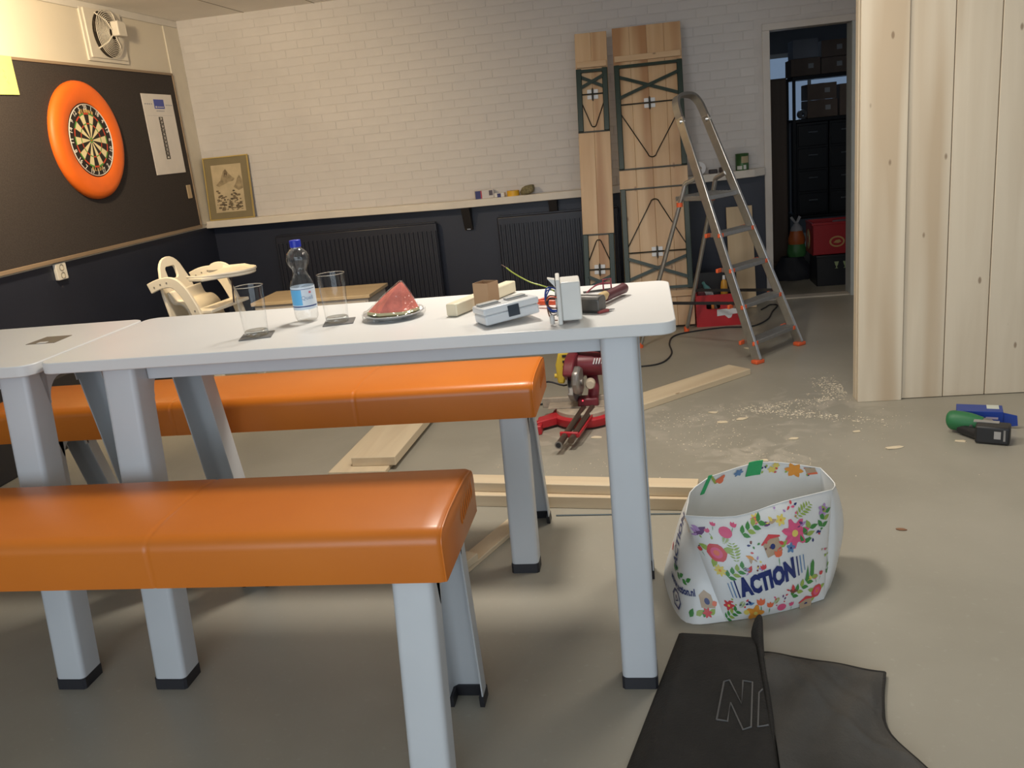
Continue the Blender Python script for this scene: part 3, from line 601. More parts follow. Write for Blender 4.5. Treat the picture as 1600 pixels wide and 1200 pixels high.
folded('folded_beer_bench', 'narrow pine beer bench with folded dark green legs leaning on the wall', 'beer bench', (-0.242, 6.552, 0.012), 0.215, 0.019, 2.212, 0.238, 2,
       [(1.944, 1, 1.926, 1.888, 1.805, 1.758, 1.695, 1.518, 1.483), (0.26, -1, 0.275, 0.32, 0.40, 0.452, 0.512, 0.674, 0.716)])
t = tag(MB().bx(-0.10, 0.10, 0, 0.018, 0, 0.80).build('leaning_plank', wood('pale_board', (0.62, 0.47, 0.29), (0.52, 0.37, 0.21), 'Z', 0.5, 0.3), bevel=0.002), 'short pale plank leaning on the navy wall behind the stepladder', 'plank')
t.location = (0.742, 7.02, 0.003); t.rotation_euler = (-0.21, 0, 0)
# ================================================================== TABLES AND BENCHES
steelw = mat('light_grey_powder_coat', (0.56, 0.58, 0.60), 0.42, var=0.03, vscale=4)
topm = mat('white_laminate', (0.70, 0.70, 0.69), 0.34, var=0.02, vscale=3)
footm = mat('black_foot', (0.02, 0.02, 0.025), 0.5)
def leg_frame(t, x0, x1, yb0, yt0, yb1, yt1, h, dep, arch, band):
    """bent-sheet A frame in the y-z plane: two U-shaped legs joined by an arched web; x0..x1 width"""
    th = 0.004; r = 0.016
    for (yb, yt, sg) in ((yb0, yt0, 1), (yb1, yt1, -1)):
        zf = 0.03
        def yo(z): return yb + (yt - yb) * z / h
        m_ = MB()
        # U section: outer flange with rounded corners, two webs
        sec = [(x0, dep), (x0, r)] + [(x0 + r - r * math.cos(a), r - r * math.sin(a)) for a in (0.4, 0.8, 1.2)] + [(x0 + r, 0), (x1 - r, 0)] + [(x1 - r + r * math.sin(a), r - r * math.cos(a)) for a in (0.4, 0.8, 1.2)] + [(x1, r), (x1, dep)]
        inn = [(x1 - th, dep), (x1 - th, r)] + [(x1 - r, th), (x0 + r, th)] + [(x0 + th, r), (x0 + th, dep)]
        loop = sec + inn; n = len(loop); vs = []
        for z in (zf, h):
            vs += [(a, yo(z) + sg * b_, z) for a, b_ in loop]
        caps = []
        m_.add(vs, [(i, (i + 1) % n, n + (i + 1) % n, n + i) for i in range(n)])
        # end ring caps built as quads between outer and inner outline
        lg = m_.build('leg', steelw, t, smooth=50)
        ft = MB()
        sec2 = [(x0 - .001, dep + .002), (x0 - .001, 0.006), (x0 + .006, -.001), (x1 - .006, -.001), (x1 + .001, .006), (x1 + .001, dep + .002), (x1 - .012, dep + .002), (x1 - .012, .012), (x0 + .012, .012), (x0 + .012, dep + .002)]
        n2 = len(sec2); vs = [(a, yo(z) + sg * b_, z) for z in (0.0, 0.034) for a, b_ in sec2]
        ft.add(vs, [tuple(range(n2)), tuple(range(n2, 2 * n2))[::-1]] + [(i, (i + 1) % n2, n2 + (i + 1) % n2, n2 + i) for i in range(n2)])
        ft.build('foot', footm, lg)
    # arched webs joining both legs under the top
    yi0 = lambda z: yb0 + (yt0 - yb0) * z / h + dep - 0.003
    yi1 = lambda z: yb1 + (yt1 - yb1) * z / h - dep + 0.003
    zb = h - band; za = zb - arch
    poly = [(yi0(h) - 0.03, h), (yi0(za) - 0.002, za)]
    for k in range(7):
        a = math.radians(180 - 90 * k / 6); poly.append((yi0(zb) + arch * 0.9 + arch * 0.9 * math.cos(a), za + arch * math.sin(a)))
    for k in range(7):
        a = math.radians(90 - 90 * k / 6); poly.append((yi1(zb) - arch * 0.9 + arch * 0.9 * math.cos(a), za + arch * math.sin(a)))
    poly += [(yi1(za) + 0.002, za), (yi1(h) + 0.03, h)]
    for x in (x0, x1 - th): MB().prism(poly, (x, 0, 0), Y_, Z_, X_, th).build('arched_web', steelw, t)
def table(label, xa, xb, y0, y1, ztop, frames, hatch=None):
    t = thing('canteen_table', label, 'table', ((xa + xb) / 2, (y0 + y1) / 2, 0), group='white canteen tables joined end to end')
    MB().prism(rrect(xa, xb, y0, y1, 0.045, 8), (0, 0, ztop - 0.032), X_, Y_, Z_, 0.032).build('tabletop', topm, t, bevel=0.003)
    MB().bx(min(f[1] for f in frames) + 0.002, max(f[0] for f in frames) - 0.002, y0 + 0.110, y0 + 0.135, ztop - 0.090, ztop - 0.032).build('apron', steelw, t, bevel=0.002)
    MB().bx(min(f[1] for f in frames) + 0.002, max(f[0] for f in frames) - 0.002, y1 - 0.135, y1 - 0.110, ztop - 0.090, ztop - 0.032).build('apron', steelw, t, bevel=0.002)
    for (x0, x1) in frames:
        leg_frame(t, x0, x1, 2.102, 2.192, 2.800, 2.605, ztop - 0.033, 0.085, 0.07, 0.045)
    if hatch:
        o = MB().add([(hatch[k][0], hatch[k][1], ztop + 0.0006) for k in range(4)], [(0, 1, 2, 3)]).build('cable_hatch', mat('hatch_brown', (0.16, 0.13, 0.10), 0.5), t, solid=0.001)
        a, b_ = hatch[0], hatch[1]
        MB().box(((hatch[0][0] + hatch[1][0]) / 2, hatch[0][1] + 0.012, ztop + 0.0015), (0.03, 0.018, 0.001)).build('hatch_tab', topm, t)
    return t
table('white canteen table carrying the bottle, glasses, watermelon and tools', -1.694, 0.064, 2.142, 2.748, 1.02, ((-0.130, -0.034), (-1.537, -1.436)))
table('white canteen table at the left edge with a brown cable hatch in its top', -3.47, -1.706, 2.128, 2.742, 1.02, ((-1.866, -1.770), (-3.26, -3.16)), hatch=((-1.935, 2.430), (-1.835, 2.430), (-1.845, 2.535), (-1.935, 2.535)))
leath, nt, b = nmat('orange_leatherette')
b.inputs['Roughness'].default_value = 0.38; b.inputs['Base Color'].default_value = (0.66, 0.205, 0.016, 1); b.inputs['Coat Weight'].default_value = 0.12; b.inputs['Coat Roughness'].default_value = 0.25
tc = nt.nodes.new('ShaderNodeTexCoord'); bp = nt.nodes.new('ShaderNodeBump'); bp.inputs['Strength'].default_value = 0.06
nt.links.new(noise(nt, tc.outputs['Object'], 6, 3), bp.inputs['Height']); nt.links.new(bp.outputs[0], b.inputs['Normal'])
nt.links.new(ramp(nt, noise(nt, tc.outputs['Object'], 2.5, 3), 0.3, (0.57, 0.150, 0.010), 0.7, (0.63, 0.178, 0.014)), b.inputs['Base Color'])
def bench(label, xr, y0, y1, yb0, yb1, yt0, yt1, L, seams, seat_z=(0.575, 0.703)):
    t = thing('padded_bench', label, 'bench', (xr - L / 2, (y0 + y1) / 2, 0), group='orange padded benches at the tables')
    z0, z1 = seat_z; r = 0.035; xl = xr - L
    # cross-section of cushion with rounded top corners, slightly domed
    def sec(k):
        pts = [(y0 + 0.004, z0)] + [(y0 + r - r * math.cos(a), z1 - r + r * math.sin(a) - 0.004) for a in (0, .4, .8, 1.2, 1.57)]
        pts += [(y0 + (y1 - y0) * f, z1 + 0.004 * math.sin(math.pi * f)) for f in (.25, .5, .75)]
        pts += [(y1 - r + r * math.sin(a), z1 - r + r * math.cos(a) - 0.004) for a in (0, .4, .8, 1.2, 1.57)] + [(y1 - 0.004, z0)]
        return pts
    xsn = [(xl, -.012), (xl + 0.004, -.004), (xl + 0.012, 0)]
    body = [xl + 0.05]
    for s_ in sorted(seams): body += [s_ - 0.05, s_ - 0.012, s_ - 0.005, s_, s_ + 0.005, s_ + 0.012, s_ + 0.05]
    body.append(xr - 0.05)
    prof = [(xl, 0.010), (xl + 0.006, 0.003), (xl + 0.016, 0.0)] + [(x, 0.0018 if x in seams else 0.0) for x in body] + [(xr - 0.016, 0.0), (xr - 0.006, 0.003), (xr, 0.010)]
    vs = []; m_ = MB(); base = sec(0); n = len(base); cy, cz = (y0 + y1) / 2, (z0 + z1) / 2
    for x, ins in prof:
        for (y, z) in base:
            fy = (y - cy) / ((y1 - y0) / 2); fz = (z - cz) / ((z1 - z0) / 2)
            vs.append((x, y - fy * ins, z - (fz * ins if fz > -0.9 else 0)))
    fs = [tuple(range(n))] + [tuple(len(vs) - n + k for k in range(n))[::-1]]
    for i in range(len(prof) - 1):
        for k in range(n): fs.append((i * n + k, i * n + (k + 1) % n, (i + 1) * n + (k + 1) % n, (i + 1) * n + k))
    m_.add(vs, fs); cu = m_.build('cushion', leath, t, smooth=50)
    # piping along the right end and the stitched folds of the end panel
    pp = MB().tube([(xr - 0.003, y - (y - cy) / ((y1 - y0) / 2) * .006, z - (0.004 if z > cz else 0)) for y, z in base], 0.0022, 6)
    pp.build('piping', leath, cu, smooth=60)
    pl = MB()
    for k in range(7):
        y = y1 - 0.05 - k * 0.022; pl.tube([(xr - 0.0005, y, z1 - 0.022), (xr + 0.0005, y - 0.004, z1 - 0.055 - 0.004 * k), (xr - 0.002, y - 0.007, z1 - 0.085)], [0.001, 0.003, 0.0008], 6)
    pl.build('end_pleats', leath, cu, smooth=60)
    MB().bx(xl + 0.05, xr - 0.16, y0 + 0.12, y1 - 0.12, z0 - 0.012, z0 + 0.002).build('seat_board', footm, t)
    for fx in (xr - 0.135, xl + 0.16):
        leg_frame(t, fx, fx + 0.097, yb0, yt0, yb1, yt1, z0 - 0.002, 0.062, 0.05, 0.035)
bench('orange padded bench in the foreground, the nearer of the two benches', -0.470, 1.672, 2.062, 1.603, 2.085, 1.690, 2.030, 2.1, (-1.165, -1.84))
bench('orange padded bench on the far side of the table, half hidden by it', -0.400, 2.790, 3.175, 2.775, 3.240, 2.822, 3.055, 2.1, (-1.03, -1.72))

# ================================================================== ON THE TABLE (top at 1.02)
ZT = 1.0205
glassm = thin_glass('clear_glass', (0.985, 0.99, 0.99), 1.45); petm = thin_glass('clear_bottle_plastic', (0.96, 0.97, 0.975), 1.5, 0.3, 35, 0.03)
basegl = thin_glass('thick_glass_base', (0.86, 0.88, 0.88), 1.6, 0.2, 60, 0.06)
thick = mat('glass_base', (0.8, 0.82, 0.82), 0.05); MATS['glass_base'].node_tree.nodes['Principled BSDF'].inputs['Transmission Weight'].default_value = 1.0
coas = mat('dark_coaster', (0.13, 0.125, 0.12), 0.6, var=0.2, vscale=40)
def tumbler(loc, label):
    t = thing('drinking_glass', label, 'glass', loc, 'tall tumblers on coasters', world=False)
    MB().lathe([(0.0335, 0.012), (0.0345, 0.03), (0.0405, 0.142)], 36, cap=False).build('wall', glassm, t, smooth=50)
    MB().lathe([(0.0, 0.0005), (0.031, 0.0005), (0.0335, 0.004), (0.0335, 0.0125), (0.030, 0.016), (0.0, 0.013)], 36, cap=False).build('heavy_base', basegl, t, smooth=50)
    MB().tube([(0.0403 * math.cos(a * math.pi / 18), 0.0403 * math.sin(a * math.pi / 18), 0.1425) for a in range(36)], 0.0011, 6, closed=True).build('rim', thick, t, smooth=60)
    return t
def coaster(c, d1, d2, label):
    pts = [Vector(c) + Vector((d1[0] * a + d2[0] * b_, d1[1] * a + d2[1] * b_, 0)) for a, b_ in ((-1, -1), (1, -1), (1, 1), (-1, 1))]
    m_ = MB().add([p + Vector((0, 0, 0)) for p in pts] + [p + Vector((0, 0, 0.0025)) for p in pts], [(0, 1, 2, 3), (7, 6, 5, 4), (0, 4, 5, 1), (1, 5, 6, 2), (2, 6, 7, 3), (3, 7, 4, 0)])
    return tag(m_.build('coaster', coas, loc=tuple(c)), label, 'coaster', 'dark square coasters')
coaster((-1.112, 2.318, ZT), (0.043, 0.012), (-0.012, 0.043), 'dark square coaster under the left drinking glass')
coaster((-0.905, 2.436, ZT), (0.043, 0.010), (-0.010, 0.043), 'dark square coaster under the drinking glass beside the watermelon')
tumbler((-1.112, 2.318, ZT + 0.0025), 'empty straight drinking glass left of the water bottle')
tumbler((-0.910, 2.436, ZT + 0.0025), 'empty straight drinking glass between the bottle and the watermelon')
# bottle
bl_ = (-1.025, 2.493, ZT)
t = thing('water_bottle', 'small clear plastic water bottle with blue cap and blue white label', 'bottle', bl_, world=False)
prof = [(0.0, 0.006), (0.018, 0.001), (0.030, 0.004), (0.0345, 0.014), (0.0355, 0.03), (0.0355, 0.108), (0.0335, 0.118), (0.027, 0.132), (0.0215, 0.145), (0.0205, 0.152), (0.0235, 0.162), (0.030, 0.172), (0.0338, 0.184), (0.0335, 0.197), (0.029, 0.208), (0.020, 0.217), (0.0135, 0.221), (0.0135, 0.236), (0.012, 0.237)]
MB().lathe(prof, 32, cap=False).build('body', petm, t, smooth=50)
MB().lathe([(0.0155, 0.221), (0.0155, 0.223), (0.0135, 0.223)], 24, cap=False).build('neck_ring', petm, t)
cp = MB()
n = 36; pr = []
for k in range(n):
    a = 2 * math.pi * k / n; rr = 0.0162 + (0.0005 if k % 2 else 0); pr.append((rr * math.cos(a), rr * math.sin(a)))
cp.prism(pr, (0, 0, 0.224), X_, Y_, Z_, 0.021); cp.build('cap', mat('cap_blue', (0.012, 0.03, 0.42), 0.35), t, bevel=0.0015)
def cyl_patch(R, a0, a1, z0, z1, nu=14): return MB().grid(lambda u, v: (R * math.cos(math.radians(a0 + (a1 - a0) * u)), R * math.sin(math.radians(a0 + (a1 - a0) * u)), z0 + (z1 - z0) * v), nu, 1)
cyl_patch(0.0360, 0, 360, 0.040, 0.108, 36).build('label', mat('bottle_label_white', (0.66, 0.74, 0.82), 0.4), t, smooth=60)
cyl_patch(0.03625, 215, 282, 0.054, 0.100).build('label_blue', mat('bottle_label_blue', (0.12, 0.45, 0.78), 0.4), t, smooth=60)
cyl_patch(0.0364, 180, 360, 0.048, 0.0515).build('label_stripe', mat('bottle_stripe', (0.02, 0.05, 0.2), 0.4), t, smooth=60)
cyl_patch(0.0364, 180, 360, 0.1005, 0.1018).build('label_stripe', MATS['bottle_stripe'], t, smooth=60)
cyl_patch(0.0364, 318, 330, 0.088, 0.094, 4).build('label_emblem', mat('emblem_red', (0.6, 0.15, 0.2), 0.4), t, smooth=60)
lt = MB(); vs, fs = text_polys('Quell', 0.017, 1.0)
lt.add([(0.0365 * math.cos(math.radians(308) + x / 0.0365), 0.0365 * math.sin(math.radians(308) + x / 0.0365), 0.075 + y) for x, y in vs], fs); lt.build('label_lettering', mat('label_grey_text', (0.25, 0.35, 0.50), 0.5), t)
t.location = bl_
# watermelon on a plate under cling film
wl_ = (-0.742, 2.455, ZT)
t = thing('plate', 'small glass plate under the wrapped watermelon wedge', 'plate', wl_, world=False)
MB().lathe([(0.0, 0.002), (0.045, 0.0), (0.055, 0.002), (0.088, 0.014), (0.090, 0.016), (0.087, 0.017), (0.054, 0.006), (0.0, 0.006)], 40, cap=False).build('dish', mat('plate_grey_glass', (0.42, 0.44, 0.46), 0.12, coat=0.5), t, smooth=50)
flesh = mat('melon_flesh', (0.74, 0.20, 0.15), 0.35, var=0.25, vscale=30, bump=0.2, bscale=50); rind = mat('melon_rind_pale', (0.62, 0.60, 0.33), 0.5); skin = mat('melon_skin', (0.05, 0.12, 0.03), 0.4, var=0.5, vscale=40)
mel = [(-0.076, -0.012), (-0.055, 0.035), (0.045, 0.045), (0.076, 0.012), (0.040, -0.046), (-0.030, -0.048)]
apex = (0.034, 0.006)
def mel_ring(z, f): return [(apex[0] + (x - apex[0]) * f, apex[1] + (y - apex[1]) * f, z) for x, y in mel]
def loft(rings, close_top=True):
    m_ = MB(); n = len(rings[0]); vs = [p for r in rings for p in r]
    fs = [tuple(range(n))[::-1]] + [(i * n + k, i * n + (k + 1) % n, (i + 1) * n + (k + 1) % n, (i + 1) * n + k) for i in range(len(rings) - 1) for k in range(n)]
    if close_top: fs.append(tuple((len(rings) - 1) * n + k for k in range(n)))
    return m_.add(vs, fs)
tw = thing('watermelon_wedge', 'red pointed watermelon wedge on the plate', 'watermelon', (wl_[0], wl_[1], ZT + 0.0100), world=False)
loft([mel_ring(0.012, 0.985), mel_ring(0.030, 0.80), mel_ring(0.055, 0.52), mel_ring(0.075, 0.27), mel_ring(0.090, 0.05)]).build('flesh', flesh, tw, smooth=15)
loft([mel_ring(0.0045, 1.01), mel_ring(0.0125, 1.0)]).build('pale_rind', rind, tw)
loft([mel_ring(0.0, 0.96), mel_ring(0.0048, 1.018)]).build('green_skin', skin, tw)
film = thin_glass('cling_film', (0.99, 0.99, 0.99), 1.3, 1.0, 24, 0.04)
def mel_r(a):   # distance from the plate centre to the wedge outline in direction a
    dx, dy = math.cos(a), math.sin(a); best = 0.03
    for k in range(len(mel)):
        (x1, y1), (x2, y2) = mel[k], mel[(k + 1) % len(mel)]; ex, ey = x2 - x1, y2 - y1; den = dx * ey - dy * ex
        if abs(den) < 1e-9: continue
        tt = (x1 * ey - y1 * ex) / den; uu = (x1 * dy - y1 * dx) / den
        if tt > 0 and -1e-6 <= uu <= 1 + 1e-6: best = max(best, tt)
    return best
FA = [2 * math.pi * k / 48 for k in range(48)]
def film_plate(z, r): return [(r * (1 + .02 * math.sin(7 * a)) * math.cos(a), r * (1 + .02 * math.cos(9 * a)) * math.sin(a), z + .002 * math.sin(11 * a)) for a in FA]
def film_mel(z, f, g): return [(apex[0] + (mel_r(a) * g * math.cos(a) - apex[0]) * f, apex[1] + (mel_r(a) * g * math.sin(a) - apex[1]) * f, z + .0008 * math.sin(13 * a)) for a in FA]
tf = thing('cling_film_wrap', 'crinkled clear cling film stretched over the watermelon and plate', 'cling film', wl_, world=False)
loft([film_plate(0.004, .06), film_plate(0.006, .093), film_plate(0.019, .0935), film_mel(0.026, 1.0, 1.06), film_mel(0.044, .80, 1.05), film_mel(0.068, .53, 1.05), film_mel(0.088, .29, 1.05), film_mel(0.1045, .06, 1.05)]).build('film', film, tf, smooth=25)
# wrapped timber stick
e0 = Vector((-0.556, 2.40, ZT)); e1 = Vector((-0.430, 2.735, ZT)); ddir = (e1 - e0).normalized()
t = thing('wrapped_batten', 'cream foil-wrapped square batten lying across the table behind the brown carton', 'batten', tuple(e0))
MB().bar(e0 + Vector((0, 0, .0185)), e1 + Vector((0, 0, .0185)), 0.036, 0.036, Z_).build('batten', mat('cream_wrap', (0.74, 0.67, 0.50), 0.35, bump=0.3, bscale=15), t, bevel=0.004)
MB().bar(e0 + Vector((0, 0, .0185)) - ddir * .0008, e0 + Vector((0, 0, .0185)), 0.030, 0.030, Z_).build('end_fold', mat('cream_wrap_end', (0.66, 0.58, 0.42), 0.4), t)
# brown carton sleeve
cb_ = (-0.462, 2.465, ZT)
t = thing('carton_sleeve', 'open brown cardboard sleeve standing behind the grey switch box', 'carton', cb_, world=False)
card = mat('brown_card', (0.40, 0.25, 0.14), 0.8, var=0.08)
w2 = 0.026
for (a, b_, sx, sy) in ((0, -w2, 2 * w2, .0012), (0, w2, 2 * w2, .0012), (-w2, 0, .0012, 2 * w2), (w2, 0, .0012, 2 * w2)):
    MB().box((a, b_, 0.041), (sx, sy, 0.082)).build('side', card, t)
MB().box((0, 0, 0.001), (2 * w2, 2 * w2, 0.0015)).build('bottom', card, t)
t.rotation_euler = (0, 0, -0.45)
# grey switch box lying tilted
t = thing('switch_box', 'pale grey electrical switch box lying tilted on the table with a dark square window', 'switch box', (-0.378, 2.292, ZT + 0.008), world=False)
gp = mat('pale_grey_plastic', (0.62, 0.64, 0.66), 0.35); gd = mat('slot_grey', (0.16, 0.16, 0.16), 0.5); gw = mat('window_dark', (0.035, 0.045, 0.06), 0.25)
MB().bx(-0.078, 0.078, -0.045, 0.045, 0.0, 0.026).build('base', gp, t, bevel=0.005)
MB().bx(-0.080, 0.080, -0.047, 0.047, 0.0265, 0.046).build('cover', gp, t, bevel=0.005)
MB().bx(-0.012, 0.020, -0.0485, -0.0465, 0.010, 0.040).build('window', gw, t, bevel=0.0005, seg=1)
for x in (-0.045, 0.034):
    MB().bx(x - 0.028, x + 0.030, -0.012, 0.022, 0.0455, 0.0475).build('slot', gd, t)
    MB().bx(x - 0.028, x + 0.030, 0.004, 0.030, 0.047, 0.052).build('slot_lid', mat('lid_grey', (0.42, 0.42, 0.40), 0.4), t, bevel=0.002)
t.rotation_euler = Euler((-0.05, -0.075, 0.52))
# white junction box on its side with wires
t = thing('junction_box', 'white junction box standing on its side with loose wires', 'junction box', (-0.226, 2.245, ZT), world=False)
jw = mat('junction_white', (0.70, 0.69, 0.65), 0.35)
MB().bx(0.0, 0.052, -0.048, 0.048, 0.008, 0.108).build('body', jw, t, bevel=0.004)
MB().bx(-0.010, 0.001, -0.056, 0.056, 0.0, 0.118).build('flange', jw, t, bevel=0.003)
MB().prism([(-0.012, 0.118), (-0.030, 0.122), (-0.012, 0.100)], (0, -0.056, 0), X_, Z_, Y_, 0.03).build('broken_corner', jw, t)
for (y, z) in ((-0.03, 0.085), (-0.035, 0.055), (-0.03, 0.03)):
    MB().lathe([(0.012, 0), (0.012, 0.004), (0.009, 0.004), (0.009, 0.001), (0, 0.001)], 16, (-0.010, y, z), Matrix(((0, 0, -1), (0, 1, 0), (1, 0, 0))), cap=False).build('grommet', mat('grommet_grey', (0.50, 0.47, 0.42), 0.5), t, smooth=40)
wires = [('wire_blue', (0.02, 0.06, 0.30)), ('wire_brown', (0.16, 0.06, 0.03)), ('wire_black', (0.03, 0.03, 0.04))]
rd = random.Random(5)
for k in range(7):
    nme, c_ = wires[k % 3]; y0 = -0.045 + rd.uniform(0, .035); z0 = rd.uniform(.055, .095); z2 = rd.uniform(.012, .05)
    MB().tube(smoothpath([(-0.010, y0, z0), (-0.022 - rd.uniform(0, .012), y0 - .008, z0 + .004), (-0.034 - rd.uniform(0, .006), y0 - .012, (z0 + z2) / 2), (-0.028, y0 - .006, z2), (-0.012, y0 + rd.uniform(-.01, .01), z2 - .004)], 5), 0.0018, 6).build('wire', mat(nme, c_, 0.4), t, smooth=60)
MB().tube(smoothpath([(-0.008, -0.03, 0.080), (-0.035, -0.03, 0.098), (-0.075, -0.005, 0.110), (-0.115, 0.02, 0.132), (-0.135, 0.03, 0.148)], 6), 0.0018, 6).build('earth_wire', mat('wire_yellow_green', (0.42, 0.48, 0.06), 0.4), t, smooth=60)
MB().tube([(-0.135, 0.03, 0.148), (-0.147, 0.035, 0.156)], 0.0008, 5).build('bare_copper', mat('copper', (0.6, 0.4, 0.3), 0.3, 0.9), t)
cn = MB().lathe([(0.006, 0), (0.007, 0.018), (0.004, 0.024), (0, .024)], 12, (-0.026, -0.05, 0.004)); cn.build('wire_connector', mat('connector_clear', (0.55, 0.52, 0.48), 0.25), t, smooth=40)
t.rotation_euler = (0, 0, 0.10)
# hammer
t = thing('club_hammer', 'club hammer with steel head and maroon grip lying on the table', 'hammer', (-0.163, 2.335, ZT), world=False); t.scale = (0.88, 0.88, 0.88)
hs = mat('forged_steel', (0.11, 0.105, 0.10), 0.45, 0.7, var=0.2, vscale=30)
oc = [(x * 0.026, z * 0.026 + 0.026) for x, z in ((-1, -.62), (-.62, -1), (.62, -1), (1, -.62), (1, .62), (.62, 1), (-.62, 1), (-1, .62))]
MB().prism(oc, (0, -0.05, 0), X_, Z_, Y_, 0.10).build('head', hs, t, bevel=0.003)
M1 = Matrix(((0, 0, 1), (1, 0, 0), (0, 1, 0)))
MB().lathe([(0.011, 0.02), (0.013, 0.04), (0.0135, 0.08), (0.015, 0.105), (0.015, 0.125)], 16, (0, 0, 0.026), M1).build('wooden_neck', wood('hammer_wood', (0.58, 0.42, 0.20), (0.46, 0.30, 0.13), 'X', 0.4, 0), t, smooth=50)
MB().lathe([(0.0155, 0.115), (0.0165, 0.13), (0.0155, 0.17), (0.0165, 0.24), (0.018, 0.262), (0.014, 0.272), (0, .273)], 16, (0, 0, 0.022), M1).build('grip', mat('maroon_rubber', (0.085, 0.012, 0.022), 0.45), t, smooth=50)
t.rotation_euler = (0, 0, 1.16)
# pliers / cutter behind boxes
t = thing('orange_pliers', 'pliers with orange-red handles lying behind the junction box', 'pliers', (-0.360, 2.475, ZT + 0.001), world=False)
pr_ = mat('plier_red', (0.70, 0.09, 0.03), 0.4)
for s_ in (-1, 1):
    MB().tube(smoothpath([(0, 0.0, .012), (-0.05, s_ * .018, .013), (-0.10, s_ * .030, .014), (-0.14, s_ * .022, .012)], 5), [0.005] * 6 + [0.0075] * 10, 8).build('handle', pr_, t, smooth=60)
    MB().prism([(0.0, 0), (0.0, s_ * .012), (0.045, s_ * .006), (0.05, s_ * .001)], (0, 0, .006), X_, Y_, Z_, .010).build('jaw', hs, t, bevel=.001)
MB().lathe([(0.010, 0), (0.010, 0.018), (0, 0.018)], 14, (0, 0, 0.003)).build('pivot', hs, t, smooth=40)
t.rotation_euler = (0, 0, 2.95)
t = thing('red_clamp', 'thin dark red metal clamp lying behind the hammer head', 'clamp', (-0.145, 2.63, ZT), world=False); t.scale = (0.62, 0.62, 0.62)
mr = mat('clamp_maroon', (0.26, 0.03, 0.05), 0.35)
MB().tube(smoothpath([(-0.07, -0.02, .006), (-0.02, 0.0, .030), (0.03, 0.01, .036), (0.06, 0.012, .030)], 5), 0.004, 8).build('bow', mr, t, smooth=60)
MB().tube([(0.02, .0, .005), (.02, .0, .055), (.062, .01, .055), (.062, .01, .005)], 0.004, 8).build('jaw', mr, t, smooth=60)
MB().bx(-0.08, 0.07, 0.0, 0.014, 0.0, 0.008).build('rail', hs, t, bevel=.001)
t.rotation_euler = (0, 0, 0.3)
t = thing('knife_bit', 'small dark red blade holder lying by the table edge near the hammer', 'blade holder', (-0.118, 2.315, ZT), world=False)
MB().bx(-0.022, 0.012, -0.006, 0.006, 0, 0.008).build('holder', mat('holder_red', (0.30, 0.05, 0.05), 0.5), t, bevel=.002)
MB().prism([(0.012, -.006), (0.030, -.006), (0.024, .006), (0.012, .006)], (0, 0, .003), X_, Y_, Z_, .002).build('blade', mat('blade_grey', (0.30, 0.30, 0.30), 0.35, .8), t)
t.rotation_euler = (0, 0, 0.7)
# ================================================================== BEHIND THE TABLE
hw_ = mat('highchair_cream', (0.80, 0.73, 0.60), 0.4, var=0.03)
t = thing('high_chair', 'cream wooden child high chair with tray behind the table', 'high chair', (-2.6, 5.0, 0))
def side_poly():
    cl = smoothpath([(-2.885, 0, 0.835), (-2.80, 0, 0.862), (-2.72, 0, 0.862), (-2.665, 0, 0.815), (-2.625, 0, 0.74), (-2.595, 0, 0.66), (-2.56, 0, 0.5), (-2.52, 0, 0.25), (-2.49, 0, 0.0)], 5)
    a, b_ = [], []
    for i, p in enumerate(cl):
        d = (cl[min(i + 1, len(cl) - 1)] - cl[max(i - 1, 0)]).normalized(); nrm = Vector((-d.z, 0, d.x)); w = 0.031
        a.append((p.x + nrm.x * w, max(0, p.z + nrm.z * w))); b_.append((p.x - nrm.x * w, max(0, p.z - nrm.z * w)))
    return a, b_
a, b_ = side_poly()
for y in (4.78, 5.20):
    m_ = MB(); n = len(a); vs = []
    for yy in (y, y + 0.022):
        vs += [(p[0], yy, p[1]) for p in a] + [(p[0], yy, p[1]) for p in b_]
    fs = []
    for i in range(n - 1):
        fs += [(i, i + 1, n + i + 1, n + i), (2 * n + i, 3 * n + i, 3 * n + i + 1, 2 * n + i + 1), (i, 2 * n + i, 2 * n + i + 1, i + 1), (n + i, n + i + 1, 3 * n + i + 1, 3 * n + i)]
    fs += [(0, n, 3 * n, 2 * n), (n - 1, 3 * n - 1, 4 * n - 1, 2 * n - 1)]
    fr = m_.add(vs, fs).build('side_frame', hw_, t, bevel=0.004)
    for (x, z) in ((-2.845, .843), (-2.80, .858), (-2.755, .866), (-2.60, .69)): MB().lathe([(0.005, 0), (0.005, 0.002), (0, .002)], 8, (x, y, z), Matrix(((1, 0, 0), (0, 0, -1), (0, 1, 0)))).build('screw', mat('screw_grey', (0.3, 0.28, 0.25), 0.4, .5), fr)
